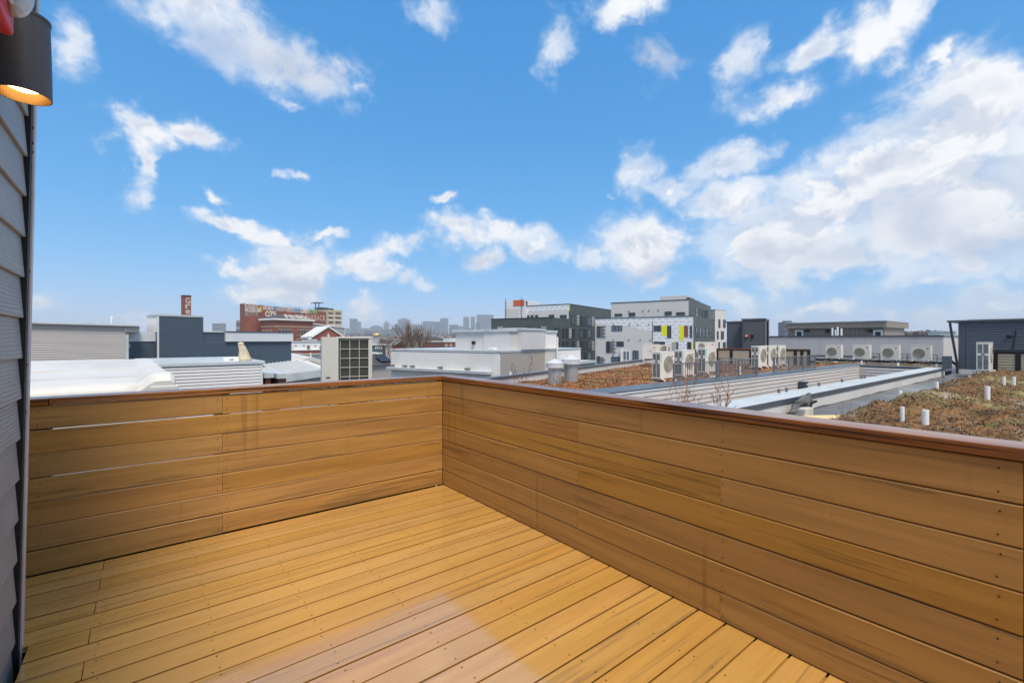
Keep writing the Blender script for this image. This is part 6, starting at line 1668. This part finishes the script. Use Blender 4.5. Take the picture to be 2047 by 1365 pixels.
# gilded dome
fr = Frame(*at(747, 380), A2); f0 = Face(fr, (0, 0), (1, 0)); L = f0.s_(777)
t = place('domed_hall', 'grey hall with a low golden dome in the middle distance', 'hall', fr)
simple_box(t, 'wall', M['tower_a'], 0, L, 0, 12, GROUND_Z, zat(670, 380))
b = MB(); r = 7.5 / F * 380; zc = zat(670, 380)
b.lathe([(r * math.cos(a), zc + .05 + r * .62 * math.sin(a)) for a in [k * math.pi / 16 for k in range(8)]] + [(.05, zc + r * .63)], L * .52, 6, 20); b.build('dome', M['gold'], t, smooth=True)

# ------------------------------------------------------------------ the skyline
def tower(px0, px1, pyt, depth, mat, label, top='flat', bands=10, ang=None, cols=6):
    a = (A2 if ang is None else R(ang)); fr = Frame(*at(px0, depth), -YAW + R(6) if ang is None else a)
    f0 = Face(fr, (0, 0), (1, 0)); L = f0.s_(px1); z1 = f0.z_((px0 + px1) / 2, pyt); dep = min(L * .8, 45)
    t = place('skyline_tower', label, 'tower', fr, 0, 'towers of the hazy skyline')
    fc = Face(fr, (0, 0), (L, 0))
    if top == 'flat': simple_box(t, 'shaft', M[mat], 0, L, 0, dep, GROUND_Z, z1)
    elif top == 'point':
        simple_box(t, 'shaft', M[mat], 0, L, 0, dep, GROUND_Z, z1 - L * .22)
        b = MB(); q = z1 - L * .22 + .01; b.quad((0, 0, q), (L, 0, q), (L / 2, dep / 2, z1)); b.quad((L, 0, q), (L, dep, q), (L / 2, dep / 2, z1)); b.quad((L, dep, q), (0, dep, q), (L / 2, dep / 2, z1)); b.quad((0, dep, q), (0, 0, q), (L / 2, dep / 2, z1)); b.build('roof', M[mat], t)
    elif top == 'step':
        simple_box(t, 'shaft', M[mat], 0, L, 0, dep, GROUND_Z, z1 - L * .5)
        simple_box(t, 'setback', M[mat], L * .2, L * .8, dep * .15, dep * .8, z1 - L * .5 + .01, z1 - L * .18)
        b = MB(); b.lathe([(L * .22, z1 - L * .18 + .01), (L * .20, z1 - L * .05), (L * .1, z1), (.3, z1 + L * .04)], L / 2, dep * .45, 10); b.build('crown', M[mat], t)
    elif top == 'cap':
        simple_box(t, 'shaft', M[mat], 0, L, 0, dep, GROUND_Z, z1 - L * .12)
        simple_box(t, 'crown', M[mat], L * .25, L * .72, dep * .2, dep * .8, z1 - L * .12 + .01, z1)
    zt = z1 - (L * .5 if top == 'step' else L * .25 if top == 'point' else L * .14 if top == 'cap' else 0) - 3
    n = int(max(2, (zt + 5) / 9))
    wb = MB()
    for k in range(n):
        z_ = zt - 9 * k
        if z_ < 2: break
        fc.box(wb, L * .05, L * .95, z_ - 4.5, z_, .05, .4)
    wb.build('window_bands', M['dim_glass'], t, kind='stuff')
SK = [(699, 713, 637, 2300, 'tower_c', 'dark slab tower at the left end of the skyline group', 'flat'), (714, 721, 643, 2350, 'tower_b', 'slim pale tower touching the dark slab on its right', 'flat'), (690, 699, 656, 2200, 'tower_b', 'low pale block left of the dark slab tower', 'flat'),
      (717, 737, 656, 2250, 'tower_a', 'wide low grey block right of the slim pale tower', 'flat'), (740, 762, 650, 2400, 'tower_a', 'broad block with a low stepped crown', 'cap'), (767, 777, 641, 2400, 'tower_b', 'stepped old tower with a round crown', 'step'),
      (728, 746, 659, 1900, 'tower_b', 'nearer pale block in front of the skyline, left of the dome', 'flat'), (788, 796, 648, 2350, 'tower_a', 'small block left of the tower behind the bare tree', 'flat'), (795, 818, 635.5, 2300, 'tower_a', 'tower with a raised crown behind the bare tree', 'cap'), (825, 841, 647, 2400, 'tower_b', 'low wide block right of the tower behind the tree', 'cap'),
      (845, 866, 642, 2200, 'tower_a', 'wide flat grey tower right of the bare tree', 'flat'), (866, 880, 643, 2260, 'tower_c', 'bluish tower wedged between two wider ones', 'flat'), (880, 896, 636, 2250, 'tower_a', 'tall flat topped grey tower left of the pointed one', 'flat'),
      (898, 916, 649, 2100, 'tower_c', 'low dark block left of the pointed tower', 'flat'), (915, 927, 652, 2250, 'tower_b', 'low pale block beside the pointed tower', 'flat'), (926, 938, 631.5, 2350, 'tower_a', 'tower with a pointed roof', 'point'), (941, 949.5, 633, 2350, 'tower_a', 'slim flat tower just right of the pointed one', 'flat'),
      (953, 987, 629, 2300, 'tower_a', 'tallest and widest pale slab at the right end of the skyline', 'flat'), (951, 960, 645, 1900, 'tower_c', 'small dark block before the widest slab', 'flat'),
      (424, 444, 646, 1200, 'tower_b', 'lone brownish tower far left between navy wall and brick building', 'flat'), (1569, 1592, 641, 420, 'tower_c', 'glassy bluish tower at the left end of the brown penthouse', 'cap'), (472, 481, 640, 600, 'tower_b', 'pale slim tower hidden behind the brick works', 'flat')]
for s in SK: tower(*s)
rnd = random.Random(5)
x = 690
k = 0
lowcols = ['tower_a', 'tower_b', 'tower_c']
while x < 965:
    w = rnd.uniform(12, 26)
    fr = Frame(*at(x, 1500 + rnd.uniform(-200, 250)), -YAW); f0 = Face(fr, (0, 0), (1, 0)); L = f0.s_(x + w); z1 = f0.z_(x, rnd.uniform(656, 668))
    t = place('low_city_block', 'low hazy city block at the foot of the skyline', 'building', fr, 0, 'low blocks under the skyline')
    simple_box(t, 'wall', M[rnd.choice(lowcols)], 0, L, 0, 30, GROUND_Z, z1)
    fc = Face(fr, (0, 0), (L, 0)); wb = MB(); z_ = z1 - 2
    while z_ > 2: fc.box(wb, L * .06, L * .94, z_ - 2, z_, .05, .3); z_ -= 4.5
    if wb.v: wb.build('window_bands', M['dim_glass'], t, kind='stuff')
    x += w * rnd.uniform(.8, 1.0)

# ------------------------------------------------------------------ trees
def bare_tree(name, label, loc, h, spread, seed, mat, trunk_r, levels=5, lean=0.0, fork=.25, ntop=7):
    rnd = random.Random(seed); tr, tw = MB(), MB()
    def grow(p, d, l, r, lev):
        pts = [p.copy()]; q = p.copy(); dd = d.copy()
        for k in range(3):
            dd = (dd + Vector((rnd.uniform(-.12, .12), rnd.uniform(-.12, .12), .05))).normalized(); q = q + dd * l / 3; pts.append(q.copy())
        (tr if lev < 2 else tw).tube(pts, [r, r * .88, r * .76, r * .64], 6 if lev < 2 else (4 if lev < 4 else 3), False)
        if lev >= levels: return
        n = ntop if lev == 0 else rnd.choice((2, 3, 3, 4))
        for k in range(n):
            a = 2 * math.pi * (k + rnd.random()) / n
            sp = spread * rnd.uniform(.45, 1.0)
            side = Vector((math.cos(a), math.sin(a), 0))
            nd = (dd + side * sp).normalized()
            start = pts[rnd.choice((2, 3, 3))] if lev else pts[3]
            grow(start, nd, l * rnd.uniform(.62, .86) if lev else h * .26, r * .6 * rnd.uniform(.8, 1.05), lev + 1)
    grow(Vector((0, 0, 0)), Vector((lean, 0, 1)).normalized(), h * fork, trunk_r, 0)
    t = thing(name, label, 'tree', loc)
    tr.build('trunk', M[mat], t, smooth=True); tw.build('crown', M[mat], t)
    return t
x_, y_ = at(823, 108); bare_tree('bare_tree', 'large bare winter tree with a fan of branches before the skyline', (x_, y_, GROUND_Z), 13.6, .50, 11, 'bark', .42, 5, 0, .46, 10)
x_, y_ = at(777, 44); bare_tree('bare_tree', 'small reddish bare tree left of the white lap building', (x_, y_, zat(760, 44)), 3.8, .6, 3, 'bark_red', .07, 5, 0, .3, 5)
x_, y_ = at(905, 200); bare_tree('bare_tree', 'far bare tree beside the white vent pipe, before hazy blocks', (x_, y_, GROUND_Z), 15, .6, 5, 'bark', .3, 5, 0, .35, 6)
x_, y_ = at(788, 240); bare_tree('bare_tree', 'far bare tree left of the large one, right of the dome', (x_, y_, GROUND_Z), 14, .6, 6, 'bark', .3, 5, 0, .35, 6)
# wooded rise at the right: a leafless wood, one mass of trunks and twig clumps
rnd = random.Random(8); wd = MB(); D3 = 330
for k in range(420):
    px = rnd.uniform(1772, 1892); f_ = (px - 1772) / 120
    prof = 658.2 + 15 * abs(f_ - .60) ** 1.3 - 1.2 * math.sin(f_ * 9) + (8 * max(0, .12 - f_) / .12)
    d = D3 + rnd.uniform(-25, 45); x, y = at(px, d); top = zat(prof + rnd.uniform(-.4, 3), d)
    b0 = top - rnd.uniform(4, 7)
    wd.tube([(x, y, GROUND_Z), (x, y, b0)], .2, 3, False)
    for q in range(40):
        a = rnd.uniform(0, 6.28); l = rnd.uniform(1.0, 3.4); up = rnd.uniform(.3, 1.6)
        p = Vector((x, y, b0 + rnd.uniform(-1, 1.5))); e = p + Vector((math.cos(a) * l, math.sin(a) * l, l * up * .7))
        if e.z > top: e.z = top - rnd.uniform(0, .5)
        s_ = Vector((-math.sin(a), math.cos(a), 0)) * rnd.uniform(.25, .7)
        wd.quad(p, e - s_, e + Vector((0, 0, .25)), e + s_)
o = wd.build('wooded_rise', M['bark'], kind='stuff'); o['label'] = 'leafless wood on a far rise right of the brown penthouse'; o['category'] = 'wood'
# thin white mast far left
x_, y_ = at(223.5, 90); b = MB(); b.lathe([(.22, GROUND_Z), (.22, zat(636, 90)), (.16, zat(632, 90))], 0, 0, 10); o = b.build('white_mast', M['pipe_white']); o.location = (x_, y_, 0)
tag(o, 'white mast top showing above the grey lap building', 'mast')

# ------------------------------------------------------------------ haze: even, thin, from the ground to just above the towers
hz = bpy.data.materials.new('haze_air'); hz.use_nodes = True
ht = hz.node_tree; ht.nodes.clear(); ho = ht.nodes.new('ShaderNodeOutputMaterial'); hv = ht.nodes.new('ShaderNodeVolumePrincipled')
hv.inputs['Color'].default_value = (0.80, 0.88, 0.97, 1); hv.inputs['Density'].default_value = 0.0003; hv.inputs['Anisotropy'].default_value = 0.2
ht.links.new(hv.outputs[0], ho.inputs['Volume'])
o = MB().box(-4300, 4300, -4300, 4300, GROUND_Z - 1.5, 150).build('haze', hz, kind='stuff'); o['label'] = 'pale blue haze over the city'
SC.cycles.max_bounces = 6; SC.cycles.diffuse_bounces = 3; SC.cycles.glossy_bounces = 3; SC.cycles.volume_bounces = 1
